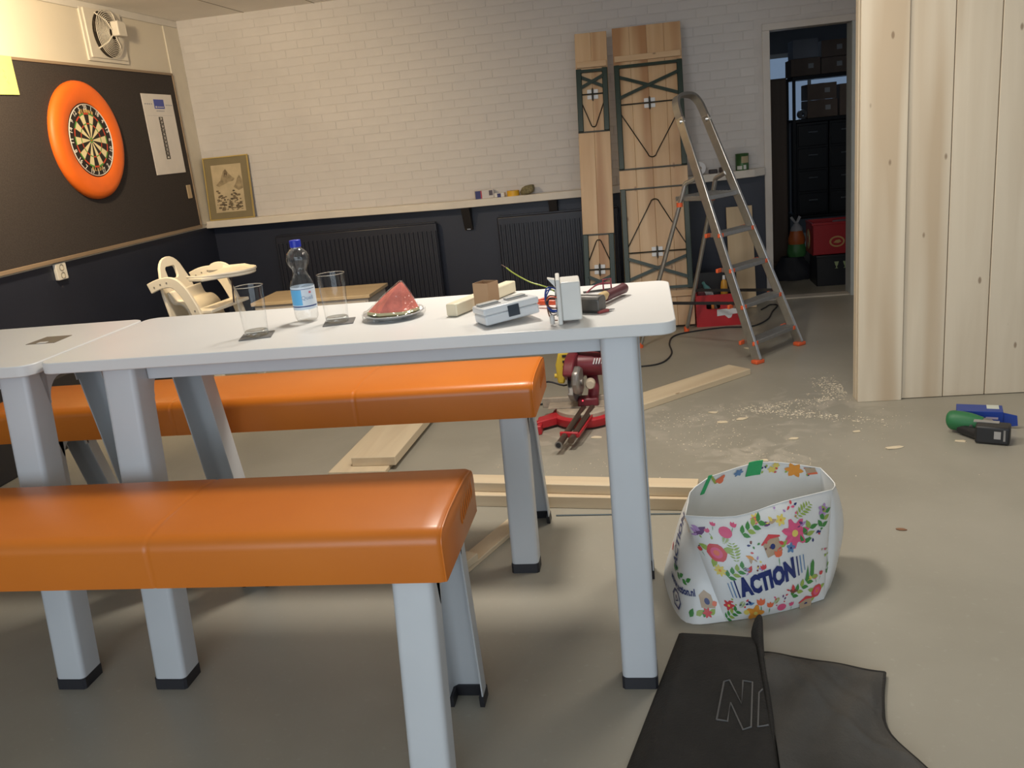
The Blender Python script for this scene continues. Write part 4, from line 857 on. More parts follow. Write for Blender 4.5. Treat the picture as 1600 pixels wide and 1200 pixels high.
# backrest panel with a square hole, slightly reclined
bo = Vector((-2.80, 4.97, 0.62)); eu = Vector((0, 1, 0)); ev = Vector((-0.20, 0, 0.98)).normalized(); en = Vector((0.98, 0, 0.20)).normalized()
outer = [(-0.16, 0.0), (0.16, 0.0), (0.155, 0.16), (0.145, 0.22)] + arc(0, 0.27, 0.115, 15, 165, 10) + [(-0.145, 0.22), (-0.155, 0.16)]
hole = rrect(-0.055, 0.045, 0.250, 0.325, 0.018, 3)
def ring_plate(outer, hole, th):
    bm = bmesh.new(); fo = [bm.verts.new((p[0], p[1], 0)) for p in outer]; fi = [bm.verts.new((p[0], p[1], 0)) for p in hole]
    eo = [bm.edges.new((fo[i], fo[(i + 1) % len(fo)])) for i in range(len(fo))] + [bm.edges.new((fi[i], fi[(i + 1) % len(fi)])) for i in range(len(fi))]
    bmesh.ops.triangle_fill(bm, edges=eo, use_beauty=True)
    r = bmesh.ops.extrude_face_region(bm, geom=bm.faces[:]); bmesh.ops.translate(bm, vec=(0, 0, th), verts=[e for e in r['geom'] if isinstance(e, bmesh.types.BMVert)])
    bm.verts.index_update(); vs = [v.co.copy() for v in bm.verts]; fs = [tuple(v.index for v in f.verts) for f in bm.faces]; bm.free()
    return vs, fs
vs, fs = ring_plate(outer, hole, 0.018)
MB().add([bo + eu * v.x + ev * v.y + en * v.z for v in vs], fs).build('backrest', hw_, t, bevel=0.003)
cl = smoothpath([(-2.80, 0, 0.80), (-2.775, 0, 0.735), (-2.72, 0, 0.725), (-2.68, 0, 0.68), (-2.665, 0, 0.60), (-2.62, 0, 0.56), (-2.46, 0, 0.55)], 5)
MB().grid(lambda u, v: (lambda p: (p.x, 4.83 + 0.33 * v, p.z))(cl[min(int(round(u * (len(cl) - 1))), len(cl) - 1)]), len(cl) - 1, 2).build('bent_seat', hw_, t, smooth=60, solid=0.014)
MB().prism([(-2.62, 4.80), (-2.50, 4.76)] + arc(-2.46, 5.0, 0.15, -70, 70, 10) + [(-2.50, 5.24), (-2.64, 5.20), (-2.60, 5.08), (-2.585, 5.0), (-2.60, 4.92)], (0, 0, 0.862), X_, Y_, Z_, 0.022).build('tray', hw_, t, bevel=0.006)
tr_ = [(-2.63, 4.81), (-2.50, 4.775)] + arc(-2.46, 5.0, 0.15, -70, 70, 10) + [(-2.50, 5.225), (-2.63, 5.19)]
MB().tube([(x, y, 0.888) for x, y in tr_], 0.008, 6).build('tray_rim', hw_, t, smooth=60)
MB().prism([(x, y * .62) for x, y in arc(-2.665, 0.0, 0.085, 0, 180, 10)], (0, 5.19, 0.868), X_, Z_, Y_, 0.014).build('arm_guard', hw_, t, bevel=.003)
MB().bx(-2.63, -2.50, 4.80, 5.21, 0.668, 0.688).build('foot_rail', hw_, t, bevel=.004)
MB().tube([(-2.47, 5.02, 0.862), (-2.475, 5.0, 0.69)], 0.005, 6).build('crotch_strap', mat('strap_dark', (0.05, 0.035, 0.04), 0.7), t)
for y in (4.79, 5.21): MB().bar((-2.52, y, 0.06), (-2.84, y, 0.02), 0.04, 0.02).build('floor_runner', hw_, t, bevel=.003)
t.rotation_euler = (0, 0, -0.12); t.location = (-2.615, 4.98, 0)
# low side table
t = thing('side_table', 'low cabinet with pale wooden top and grey sides behind the water bottle', 'cabinet', (-2.44, 6.27, 0))
MB().bx(-2.90, -1.985, 6.03, 6.52, 0.475, 0.50).build('top', wood('beige_top', (0.60, 0.47, 0.30), (0.54, 0.41, 0.26), 'X', 0.4, 0), t, bevel=.003)
gs = mat('side_grey', (0.50, 0.46, 0.42), 0.5)
MB().bx(-2.88, -2.005, 6.05, 6.50, 0.03, 0.475).build('carcass', gs, t, bevel=.002)
for x in (-2.665, -2.225): 
    d = MB().bx(x - 0.205, x + 0.205, 6.038, 6.052, 0.05, 0.455).build('door', gs, t, bevel=.002)
    MB().bx(x - 0.01, x + 0.01, 6.025, 6.04, 0.38, 0.42).build('knob', clipm, d, bevel=.003)

# ---- stepladder
alu = mat('brushed_aluminium', (0.55, 0.55, 0.54), 0.32, 0.95, var=0.06, vscale=30); alud = mat('dull_aluminium', (0.42, 0.41, 0.39), 0.45, 0.9, var=0.06, vscale=30); orp = mat('ladder_orange', (0.80, 0.13, 0.04), 0.45)
CL = Vector((0.803, 5.564, 0)); th = 0.683; kk = 0.397; hwid = 0.248; mm = 0.075
dd = Vector((-math.cos(th), math.sin(th), 0)); rr = Vector((math.sin(th), math.cos(th), 0))
def lp(s, z, fwd=0.0): return CL + dd * (kk * z + fwd) + rr * s * (hwid - mm * z) + Vector((0, 0, z))
t = thing('stepladder', 'aluminium stepladder with orange end caps in front of the navy wall', 'ladder', tuple(CL))
up_dir = (lp(0, 1) - lp(0, 0)).normalized(); face_n = rr.cross(up_dir).normalized()
for s in (-1, 1):
    MB().bar(lp(s, 0.015), lp(s, 1.50), 0.058, 0.022, face_n).build('front_rail', alu, t, bevel=0.005)
    f = MB().box(lp(s, 0.012), (0.07, 0.05, 0.024), Matrix.Rotation(th, 3, 'Z').to_3x3()).build('foot_cap', orp, t, bevel=0.006)
    # rear leg: tube that bends in to the front rail above the platform
    rf = Vector((-0.074, 5.955, 0.0)) if s < 0 else Vector((0.262, 6.355, 0.0))
    top = lp(s * 0.96, 1.13, 0.02); knee = lp(s * 1.0, 1.09, 0.12)
    MB().tube(smoothpath([tuple(rf + Vector((0, 0, .012))), tuple(rf + (knee - rf) * 0.5), tuple(knee - (knee - rf) * 0.06), tuple(knee), tuple(knee + (top - knee) * .5), tuple(top)], 4), 0.015, 10).build('rear_leg', alu, t, smooth=60)
    MB().lathe([(0.02, 0), (0.019, 0.035), (0.0, .035)], 12, tuple(rf)).build('foot_cap', orp, t, smooth=40)
    MB().lathe([(0.020, -0.014), (0.020, 0.014)], 12, tuple(rf + (knee - rf) * 0.885)).build('hinge_cap', orp, t, smooth=40)
# hoop
hoop = [lp(-1, 1.48), lp(-1, 1.53), lp(-0.93, 1.585), lp(-0.7, 1.622), lp(-0.3, 1.635), lp(0.3, 1.635), lp(0.7, 1.622), lp(0.93, 1.585), lp(1, 1.53), lp(1, 1.48)]
hp = MB(); P = smoothpath([tuple(p) for p in hoop], 4)
for i in range(len(P) - 1): hp.bar(P[i], P[i + 1] + (P[i + 1] - P[i]) * .25, 0.05, 0.02, face_n)
hp.build('handle_hoop', alud, t)
for s in (-1, 1): MB().lathe([(0.016, -.016), (0.016, 0.016)], 14, tuple(lp(s, 1.475, -0.01)), Matrix(((0, 0, 1), (1, 0, 0), (0, 1, 0)))).build('rivet', alu, t, smooth=40)
RL = Matrix((rr, dd, Vector((0, 0, 1)))).transposed()
for z in (0.12, 0.338, 0.558, 0.773):
    c = lp(0, z, 0.02); hwz = hwid - mm * z
    st = MB().box(c, (2 * hwz - 0.02, 0.085, 0.028), RL).build('tread', alud, t, bevel=0.004)
    rb = MB()
    for k in range(5): rb.box(c + dd * (-0.032 + k * 0.016) + Vector((0, 0, .0145)), (2 * hwz - 0.03, 0.005, 0.003), RL)
    rb.build('tread_ribs', alud, st)
    for s in (-1, 1):
        for o_ in (-0.038, 0.05): MB().box(lp(s, z, 0.02) + dd * o_ + rr * s * (-0.008 if o_ < 0 else .004), (0.05, 0.016, 0.026), RL).build('end_cap', orp, st, bevel=0.004)
c = lp(0, 1.0, 0.115)
pf = MB().box(c, (2 * (hwid - mm) - 0.02, 0.25, 0.03), RL).build('platform', alud, t, bevel=0.004)
rb = MB()
for k in range(9): rb.box(c + dd * (-0.10 + k * 0.025) + Vector((0, 0, .016)), (2 * (hwid - mm) - 0.03, 0.008, 0.003), RL)
rb.build('platform_ribs', alud, pf)
strapm = mat('black_strap', (0.02, 0.02, 0.022), 0.6)
for s in (-1, 1):
    rf = Vector((-0.074, 5.955, 0.0)) if s < 0 else Vector((0.262, 6.355, 0.0)); q = rf + (lp(s, 1.09, .12) - rf) * 0.29
    MB().bar(q, lp(s, 0.36, 0.03), 0.02, 0.004, Z_).build('safety_strap', strapm, t)

# ---- red tool crate with tools
t = thing('red_crate', 'red plastic crate with a white label beside the stepladder', 'crate', (0.50, 6.58, 0))
rc = mat('crate_red', (0.52, 0.022, 0.03), 0.4)
Z1 = 0.235; x0, x1, y0, y1 = 0.342, 0.66, 6.455, 6.72
vs, fs = ring_plate(rrect(x0, x1, 0.0, Z1, 0.004, 2), rrect(0.415, 0.515, 0.130, 0.185, 0.012, 3), 0.012)
MB().add([(v.x, y0 + v.z, v.y) for v in vs], fs).build('front', rc, t)
MB().bx(x0, x1, y1 - .012, y1, 0, 0.36).build('back', mat('crate_black', (0.02, 0.02, 0.022), 0.5), t); MB().bx(x0, x0 + .012, y0 + .012, y1 - .012, 0, Z1).build('side', rc, t); MB().bx(x1 - .012, x1, y0 + .012, y1 - .012, 0, Z1).build('side', rc, t); MB().bx(x0 + .012, x1 - .012, y0 + .012, y1 - .012, 0, .012).build('bottom', rc, t)
MB().prism([(0.49, 0.075), (0.635, 0.088), (0.635, 0.128), (0.49, 0.125)], (0, y0 - 0.002, 0), X_, Z_, Y_, 0.002).build('paper_label', clipm, t)
MB().prism([(0.545, 0.079), (0.60, 0.083), (0.59, 0.06), (0.57, 0.055)], (0, y0 - 0.0025, 0), X_, Z_, Y_, 0.002).build('torn_label', clipm, t)
tag(MB().lathe([(0.0, 0), (0.02, 0.0), (0.026, 0.02), (0.026, 0.11), (0.012, 0.14), (0.012, 0.165), (0, .165)], 16, (0, 0, 0), Euler((0.3, -0.45, 0)).to_matrix()).build('spray_bottle', mat('teal_plastic', (0.12, 0.30, 0.30), 0.35), smooth=40), 'teal plastic bottle lying tilted in the red crate', 'bottle').location = (0.475, 6.645, 0.165)
t2 = thing('glue_bottle', 'yellow glue bottle with a white cap standing in the red crate', 'bottle', (0.555, 6.56, 0.013))
MB().lathe([(0.0, 0), (0.024, 0.0), (0.026, 0.01), (0.026, 0.26), (0.02, 0.30), (0.01, 0.315), (0, .315)], 16, (0.555, 6.56, 0.013)).build('body', mat('glue_yellow', (0.55, 0.28, 0.03), 0.4), t2, smooth=40)
MB().lathe([(0.011, 0), (0.009, 0.03), (0, .03)], 12, (0.555, 6.56, 0.326)).build('cap', clipm, t2, smooth=40)
t2 = thing('filling_knife', 'grey steel filling knife sticking up in the red crate', 'knife', (0.45, 6.50, 0.013))
MB().bar((0.47, 6.50, 0.17), (0.43, 6.50, 0.27), 0.05, 0.002, X_).build('blade', alud, t2); MB().bar((0.52, 6.50, 0.03), (0.47, 6.50, 0.17), 0.025, 0.015, X_).build('handle', mat('knife_handle', (0.12, 0.10, 0.09), 0.5), t2, bevel=.003)
t2 = thing('tool_case', 'dark red tool case lying inside the red crate', 'case', (0.385, 6.6, 0.013))
MB().bx(0.358, 0.425, 6.52, 6.58, 0.013, 0.255).build('case_body', mat('case_dark_red', (0.10, 0.015, 0.02), 0.5), t2, bevel=.008); MB().bx(0.375, 0.41, 6.54, 6.56, 0.255, 0.275).build('handle', strapm, t2, bevel=.004)
t2 = thing('orange_cutter', 'orange handled cutter seen through the crate handle opening', 'cutter', (0.44, 6.49, 0.013))
MB().bx(0.452, 0.474, 6.474, 6.50, 0.013, 0.20).build('handle', mat('cutter_orange', (0.72, 0.25, 0.05), 0.4), t2, bevel=.005); MB().bx(0.457, 0.469, 6.48, 6.494, 0.20, 0.25).build('blade', alud, t2)
# ---- cable across the floor
cab = [(-0.45, 5.35), (-0.30, 5.45), (-0.08, 5.44), (0.06, 5.50), (0.13, 5.72), (0.125, 6.0), (0.16, 6.20), (0.27, 6.30), (0.52, 6.375), (0.725, 6.36), (0.86, 6.55), (0.93, 6.80), (1.00, 7.02), (0.95, 7.06), (0.90, 6.97), (0.86, 6.90)]
tag(MB().tube(smoothpath([(x, y, 0.0055) for x, y in cab], 8), 0.0055, 8).build('extension_cable', strapm, loc=(0.27, 6.3, 0), smooth=60), 'black extension cable winding over the floor past the stepladder', 'cable')

# ================================================================== STORAGE ROOM
rk = mat('rack_black', (0.012, 0.014, 0.018), 0.4, 0.3)
t = thing('storage_rack', 'black steel storage rack in the dark room behind the doorway', 'rack', (1.95, 9.7, 0))
for (x, y) in ((1.545, 9.5), (1.545, 9.92), (2.35, 9.5), (2.35, 9.92)): MB().bx(x - 0.014, x + 0.014, y - 0.014, y + 0.014, 0, 1.765).build('post', rk, t)
for z in (1.77, 1.36, 0.40): MB().bx(1.535, 2.36, 9.49, 9.93, z - 0.03, z + 0.005).build('shelf', rk, t, bevel=.003)
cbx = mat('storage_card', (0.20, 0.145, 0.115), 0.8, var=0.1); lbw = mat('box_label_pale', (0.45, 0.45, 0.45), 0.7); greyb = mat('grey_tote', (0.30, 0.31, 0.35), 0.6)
def sbox(x0, x1, y0, y1, z0, z1, label, m_=cbx, lab=True, name='storage_box'):
    t = thing(name, label, 'box', ((x0 + x1) / 2, (y0 + y1) / 2, z0), 'boxes on the storage rack')
    MB().bx(x0, x1, y0, y1, z0, z1).build('carton', m_, t, bevel=.004)
    MB().bx((x0 + x1) / 2 - .025, (x0 + x1) / 2 + .025, y0 + .01, y1 - .01, z1, z1 + .0015).build('tape_strip', mat('parcel_tape', (0.26, 0.19, 0.13), 0.4), t)
    if lab: cx_ = x0 + (x1 - x0) * .68; MB().bx(cx_ - .025, cx_ + .025, y0 - .002, y0, z0 + (z1 - z0) * .4, z0 + (z1 - z0) * .4 + .045).build('label', lbw, t)
sbox(1.52, 1.80, 9.50, 9.86, 1.776, 1.94, 'brown carton on the top rack shelf under the grey tote')
sbox(1.545, 1.785, 9.53, 9.84, 1.943, 2.12, 'grey tote on top of the left carton on the rack', greyb, False, 'grey_tote')
sbox(1.81, 2.06, 9.50, 9.86, 1.776, 1.925, 'lower brown carton in the middle of the top rack shelf')
sbox(1.81, 2.06, 9.50, 9.86, 1.929, 2.085, 'upper brown carton in the middle of the top rack shelf')
sbox(2.07, 2.33, 9.50, 9.86, 1.776, 2.06, 'brown carton at the right end of the top rack shelf')
sbox(1.675, 1.965, 9.50, 9.86, 1.366, 1.535, 'lower brown carton on the middle rack shelf')
sbox(1.675, 1.955, 9.50, 9.86, 1.538, 1.69, 'upper brown carton on the middle rack shelf')
sbox(1.985, 2.28, 9.50, 9.86, 1.366, 1.665, 'wide brown carton at the right of the middle rack shelf')
t = tag(MB().lathe([(0.018, 0), (0.045, 0), (0.045, 0.10), (0.018, 0.10), (0.018, 0)], 24, (0, 0, 0), MX, cap=False).build('parcel_tape_roll', mat('roll_dark', (0.10, 0.10, 0.11), 0.5), smooth=40), 'dark tape roll on the middle rack shelf left of the cartons', 'tape'); t.location = (1.635, 9.62, 1.411)
dwm = mat('drawer_black', (0.014, 0.016, 0.020), 0.4)
for ci, (xa, xb) in enumerate(((1.575, 1.88), (1.89, 2.20))):
    t = thing('drawer_unit', ('black drawer unit at the left' if ci == 0 else 'black drawer unit at the right') + ' on the lower rack shelf', 'drawers', ((xa + xb) / 2, 9.7, 0.405), 'black drawer units on the rack')
    MB().bx(xa, xb, 9.525, 9.90, 0.406, 1.325).build('carcass', dwm, t, bevel=.004)
    for k in range(4):
        z = 0.42 + k * 0.225; d = MB().bx(xa + .01, xb - .01, 9.51, 9.527, z, z + 0.205).build('drawer', dwm, t, bevel=.005)
        MB().bx((xa + xb) / 2 - .045, (xa + xb) / 2 + .045, 9.495, 9.51, z + 0.13, z + 0.142).build('handle', mat('drawer_handle', (0.30, 0.32, 0.34), 0.3, .8), d, bevel=.002)
t = thing('tall_cupboard', 'tall narrow brown cupboard just inside the storage doorway', 'cupboard', (1.20, 9.05, 0))
MB().bx(1.00, 1.365, 8.80, 9.30, 0, 1.755).build('carcass', wood('cupboard_brown', (0.115, 0.075, 0.05), (0.085, 0.052, 0.034), 'Z', 0.5, 0), t, bevel=.003)
MB().bx(1.01, 1.355, 8.785, 8.80, 0.06, 1.74).build('door', MATS['cupboard_brown'], t, bevel=.003)
def crate(label, x0, x1, y0, y1, z0, z1, m_, name):
    t = thing(name, label, 'crate', ((x0 + x1) / 2, (y0 + y1) / 2, z0))
    for (a, b_, c_, d) in ((x0, x1, y0, y0 + .012), (x0, x1, y1 - .012, y1), (x0, x0 + .012, y0, y1), (x1 - .012, x1, y0, y1)):
        MB().bx(a, b_, c_, d, z0, z1).build('side', m_, t, bevel=.004)
    MB().bx(x0 + .01, x1 - .01, y0 + .01, y1 - .01, z0, z0 + .012).build('bottom', m_, t)
    MB().bx(x0 - .005, x1 + .005, y0 - .005, y0 + .012, z1 - .02, z1).build('rim', m_, t, bevel=.003); MB().bx(x0 - .005, x0 + .012, y0, y1, z1 - .02, z1).build('rim', m_, t, bevel=.003)
    return t
t = crate('black plastic crate with two pale green marks under the red crate in the doorway', 1.425, 1.78, 7.70, 8.02, 0.0, 0.262, dwm, 'black_crate')
gm = mat('pale_green_mark', (0.30, 0.38, 0.20), 0.5)
for x in (1.585, 1.655):
    MB().prism([(-.018, .03), (.018, .03), (.010, .0), (.004, -.008), (.004, -.022), (.014, -.028), (-.014, -.028), (-.004, -.022), (-.004, -.008), (-.010, .0)], (x, 7.692, 0.175), X_, Z_, Y_, .003).build('glass_mark', gm, t)
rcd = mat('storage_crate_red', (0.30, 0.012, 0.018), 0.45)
t = crate('dark red crate with two oval emblems stacked on the black crate', 1.395, 1.75, 7.73, 8.03, 0.264, 0.535, rcd, 'emblem_crate')
el = lambda a, b_, n=24: [(a * math.cos(2 * math.pi * k / n), b_ * math.sin(2 * math.pi * k / n)) for k in range(n)]
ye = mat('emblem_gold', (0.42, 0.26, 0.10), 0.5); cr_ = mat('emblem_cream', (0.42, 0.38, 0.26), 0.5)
ep = MB().prism(el(0.062, 0.046), (1.595, 7.724, 0.37), X_, Z_, Y_, .003).build('front_emblem', ye, t)
MB().prism(el(0.048, 0.034), (1.595, 7.7225, 0.37), X_, Z_, Y_, .003).build('emblem_inner', rcd, ep); MB().prism([(-.03, -.008), (-.01, .012), (.02, .016), (.034, -.004), (.01, -.014)], (1.595, 7.721, 0.37), X_, Z_, Y_, .003).build('emblem_mark', ye, ep)
ep = MB().prism(el(0.075, 0.085), (1.3865, 7.87, 0.39), Y_, Z_, X_, .003).build('side_emblem', ye, t)
MB().prism(el(0.058, 0.068), (1.385, 7.87, 0.39), Y_, Z_, X_, .003).build('emblem_inner', cr_, ep); MB().prism(el(0.02, 0.03), (1.3835, 7.87, 0.385), Y_, Z_, X_, .003).build('emblem_mark', rcd, ep)
tag(MB().box((1.66, 7.86, 0.485), (0.11, 0.12, 0.09), Matrix.Rotation(.4, 3, 'Z')).build('pink_packet', mat('pink_paper', (0.28, 0.16, 0.19), 0.6), loc=(1.66, 7.86, 0.44), bevel=.01), 'dull pink packet sticking out of the dark red crate', 'packet')
def sack(u, v, c, w, d, h, top):
    a = 2 * math.pi * u; f = (1 - (1 - top) * v ** 1.5) * (0.9 + .12 * math.sin(math.pi * min(1, v * 1.3))); wob = 1 + .05 * math.sin(7 * a + 5 * v) + .04 * math.sin(13 * a)
    return (c[0] + w * f * wob * math.cos(a), c[1] + d * f * wob * math.sin(a), c[2] + h * v)
t = thing('shopping_sack', 'green and orange plastic carrier bag with grey tied top beside the dark red crate', 'bag', (1.33, 8.15, 0.20))
MB().grid(lambda u, v: sack(u, v, (1.335, 8.15, 0.205), .085, .07, .11, .95), 26, 4).build('green_part', mat('sack_green', (0.05, 0.17, 0.05), 0.5), t, smooth=60)
MB().grid(lambda u, v: sack(u, v, (1.335, 8.15, 0.312), .078, .062, .12, .75), 26, 4).build('orange_part', mat('sack_orange', (0.42, 0.10, 0.02), 0.5), t, smooth=60)
MB().grid(lambda u, v: sack(u, v, (1.335, 8.15, 0.43), .058, .045, .07, .3), 26, 4).build('grey_top', mat('sack_grey', (0.30, 0.30, 0.32), 0.5), t, smooth=60)
kn = MB().add([(1.325, 8.15, .49), (1.345, 8.15, .49), (1.30, 8.15, .56), (1.28, 8.15, .55), (1.355, 8.15, .565), (1.375, 8.15, .55)], [(0, 1, 2, 3), (0, 1, 5, 4)]); kn.build('knot_ends', MATS['sack_grey'], t, solid=.004)
tag(MB().grid(lambda u, v: sack(u, v, (1.30, 8.18, 0.0), .19, .15, .20, .55), 30, 6).build('dark_holdall', mat('holdall_dark', (0.02, 0.022, 0.03), 0.7), loc=(1.30, 8.18, 0), smooth=60), 'dark holdall on the floor under the carrier bag inside the doorway', 'holdall')
# ================================================================== ON THE FLOOR: timber
spr = wood('spruce_lumber', (0.72, 0.60, 0.42), (0.62, 0.49, 0.33), 'X', 0.55, 0.25, (0.30, 0.18, 0.10), 12)
def lumber(name, p0, p1, wd, z0, h, label, cat='plank'):
    p0 = Vector((*p0, 0)); p1 = Vector((*p1, 0)); d = p1 - p0; L = d.length
    o = MB().bx(-L / 2, L / 2, -wd / 2, wd / 2, 0, h).build(name, spr, bevel=0.0025, seg=1)
    o.location = ((p0.x + p1.x) / 2, (p0.y + p1.y) / 2, z0); o.rotation_euler = (0, 0, math.atan2(d.y, d.x)); o['label'] = label; o['category'] = cat
    return o
lumber('floor_board', (-1.435, 3.775), (-1.36, 5.5), 0.29, 0.0, 0.022, 'wide board on the floor beyond the far bench, beneath another board')
lumber('floor_board', (-1.365, 3.84), (-1.29, 5.5), 0.225, 0.0225, 0.045, 'thick board lying on a wider board beyond the far bench')
lumber('timber_beam', (-1.0, 3.43), (0.115, 3.285), 0.065, 0.0, 0.052, 'lower timber beam of the pair on the floor behind the bag', 'beam')
lumber('timber_beam', (-1.1, 3.50), (0.153, 3.31), 0.09, 0.0525, 0.042, 'upper timber beam of the pair, whiter on top, behind the bag', 'beam')
lumber('floor_plank', (-0.85, 2.50), (-0.56, 3.22), 0.075, 0.0, 0.02, 'narrow plank on the floor under the far bench legs')
lumber('offcut_block', (-0.73, 2.76), (-0.69, 2.85), 0.05, 0.0205, 0.03, 'small timber offcut on the narrow plank under the benches', 'offcut')
lumber('sawn_plank', (-0.20, 4.54), (0.515, 5.20), 0.17, 0.0, 0.034, 'long fresh sawn plank lying between the saw and the stepladder')
tag(MB().tube([(-0.42, 3.245, .003), (-0.15, 3.235, 0.003), (0.10, 3.222, 0.003)], 0.003, 6).build('thin_rod', mat('rod_blue_grey', (0.20, 0.24, 0.25), 0.35, .6), loc=(-0.15, 3.235, 0)), 'thin grey metal rod along the timber beams', 'rod')
# ---- wood chips and saw dust
chipm = mat('chip_wood', (0.74, 0.63, 0.45), 0.7); dustm = mat('saw_dust', (0.72, 0.64, 0.50), 0.9)
chips = [(0.635, 4.013, .035, 'chip nearest the flowery bag on the bare floor'), (0.93, 4.07, .035, 'wood chip midway between the bag and the wooden partition'), (1.046, 3.842, .05, 'largest pale wood chip left of the drill'), (1.328, 3.887, .035, 'wood chip right in front of the cordless drill'), (0.303, 4.458, .035, 'wood chip off the right side of the table leg, farthest of three'), (0.436, 4.334, .04, 'wood chip at the left rim of the saw dust'), (0.331, 4.299, .045, 'wood chip between the saw and the flowery bag'), (0.85, 3.033, .022, 'lone tiny brown chip on the floor right of the flowery bag'), (0.469, 3.754, .03, 'wood chip just behind the rim of the flowery bag'), (-0.30, 4.16, .045, 'wood chip in front of the red saw base'), (0.62, 5.75, .03, 'wood chip between the stepladder feet')]
rd = random.Random(11)
for i, (x, y, s, lab) in enumerate(chips):
    n = 7; p = [(s * rd.uniform(.5, 1) * math.cos(2 * math.pi * k / n), s * .45 * rd.uniform(.5, 1) * math.sin(2 * math.pi * k / n)) for k in range(n)]
    o = MB().prism(p, (0, 0, 0), X_, Y_, Z_, 0.004).build('wood_chip', chipm if i != 7 else mat('chip_brown', (0.25, 0.12, 0.06), 0.7), bevel=.001, seg=1)
    o.location = (x, y, 0.0008); o.rotation_euler = (0.04, 0.03, rd.uniform(-.4, .4)); tag(o, lab if 'chip' in lab and lab.startswith(('wood', 'largest', 'lone')) else 'wood ' + lab, 'wood chip', 'wood chips on the floor')
dm = MB()
def dustspot(cx, cy, sx, sy, n, ang=0.0, smax=.012):
    for _ in range(int(n * .6)):
        a, b_ = rd.gauss(0, sx), rd.gauss(0, sy); x = cx + a * math.cos(ang) - b_ * math.sin(ang); y = cy + a * math.sin(ang) + b_ * math.cos(ang)
        if y > 4.50 and x > 1.02: continue
        s = rd.uniform(.002, smax) * rd.random() ** .5; k0 = rd.random() * 6; h = rd.uniform(.0006, .003)
        q = [(x + s * math.cos(k0 + k * 1.57) * rd.uniform(.5, 1), y + s * math.sin(k0 + k * 1.57) * rd.uniform(.4, 1)) for k in range(4)]
        dm.add([(*p, 0.0004) for p in q] + [(x, y, h + .0005)], [(0, 1, 4), (1, 2, 4), (2, 3, 4), (3, 0, 4)])
dustspot(0.98, 4.80, .05, .10, 520, 0.2); dustspot(0.72, 4.38, .17, .035, 560, -.45); dustspot(0.62, 4.52, .12, .03, 260, .5); dustspot(0.88, 4.60, .12, .03, 260, .6); dustspot(0.15, 4.38, .16, .10, 330, 0, .008); dustspot(0.25, 4.02, .14, .10, 220, 0, .008); dustspot(0.5, 3.78, .10, .06, 120, 0, .007); dustspot(-0.2, 3.75, .14, .08, 90, 0, .007); dustspot(-0.6, 3.7, .2, .1, 60, 0, .006); dustspot(0.9, 4.0, .3, .25, 140, 0, .006); dustspot(1.08, 4.22, .10, .07, 90, 0, .006)
o = dm.build('saw_dust', dustm, kind='stuff'); o['label'] = 'pale saw dust scattered over the floor in front of the wooden partition'; o['category'] = 'saw dust'

# ================================================================== MITRE SAW
t = thing('mitre_saw', 'red mitre saw with grey blade guard on the floor behind the table leg', 'saw', (-0.38, 4.45, 0))
sr = mat('saw_red', (0.46, 0.02, 0.03), 0.4, var=0.1, vscale=20); srd = mat('saw_maroon', (0.17, 0.02, 0.03), 0.4); sgr = mat('saw_alloy', (0.36, 0.34, 0.32), 0.4, .7, var=.15, vscale=20); sye = mat('saw_yellow', (0.72, 0.52, 0.06), 0.45); sbl = mat('saw_black', (0.02, 0.02, 0.025), 0.4); sdu = mat('dusty_alloy', (0.46, 0.39, 0.31), 0.6, .2, var=.15, vscale=25); stub = mat('brown_tube', (0.16, 0.115, 0.09), 0.35, .7)
MB().lathe([(0.0, 0.0), (0.165, 0.0), (0.172, 0.01), (0.172, 0.040), (0.160, 0.050), (0.0, 0.050)], 40, (-0.37, 4.44, 0.012), cap=False).build('base_ring', sr, t, smooth=40)
MB().lathe([(0.0, 0.0), (0.150, 0.0), (0.150, 0.018), (0.145, 0.022), (0.0, 0.022)], 40, (-0.37, 4.44, 0.062), cap=False).build('turntable', sdu, t, smooth=40)
for s, xx in ((-1, -0.61), (1, -0.13)):
    w = MB().prism([(-0.37 + s * .12, 4.36), (xx, 4.27), (xx, 4.36), (xx - s * .03, 4.38), (-0.37 + s * .12, 4.50)], (0, 0, 0.014), X_, Y_, Z_, 0.045).build('base_wing', sr, t, bevel=.006)
    MB().prism(rrect(xx - .028, xx + .028, 4.235, 4.335, 0.012), (0, 0, 0), X_, Y_, Z_, 0.05).build('base_foot', sr, w, bevel=.006)
    for yy in (4.262, 4.30): MB().lathe([(0.009, 0), (0.009, 0.001), (0, .001)], 12, (xx, yy, 0.0505)).build('bolt_hole', sbl, w)
MB().bx(-0.60, -0.385, 4.505, 4.53, 0.06, 0.115).build('fence', sdu, t, bevel=.004); MB().bx(-0.355, -0.14, 4.505, 4.53, 0.06, 0.115).build('fence', sdu, t, bevel=.004)
MB().bx(-0.56, -0.18, 4.40, 4.50, 0.085, 0.090).build('table_insert', sdu, t, bevel=.001)
ad = Vector((-0.105, -0.52, 0)).normalized(); sd = Vector((-ad.y, ad.x, 0)) * -1
pa = Vector((-0.345, 4.42, 0.082))
for s in (-.022, .022):
    MB().tube([tuple(pa + sd * s), tuple(pa + sd * s + ad * (0.50 if s > 0 else 0.44) + Vector((0, 0, -0.030)))], 0.0165, 14).build('slide_tube', stub, t, smooth=50)
e = pa + sd * .022 + ad * 0.50 + Vector((0, 0, -.030))
MB().tube([tuple(e - ad * .002), tuple(e + ad * .004)], 0.019, 14).build('tube_collar', sgr, t, smooth=50); MB().tube([tuple(e + ad * .003), tuple(e + ad * .0055)], 0.013, 14).build('tube_bore', sbl, t)
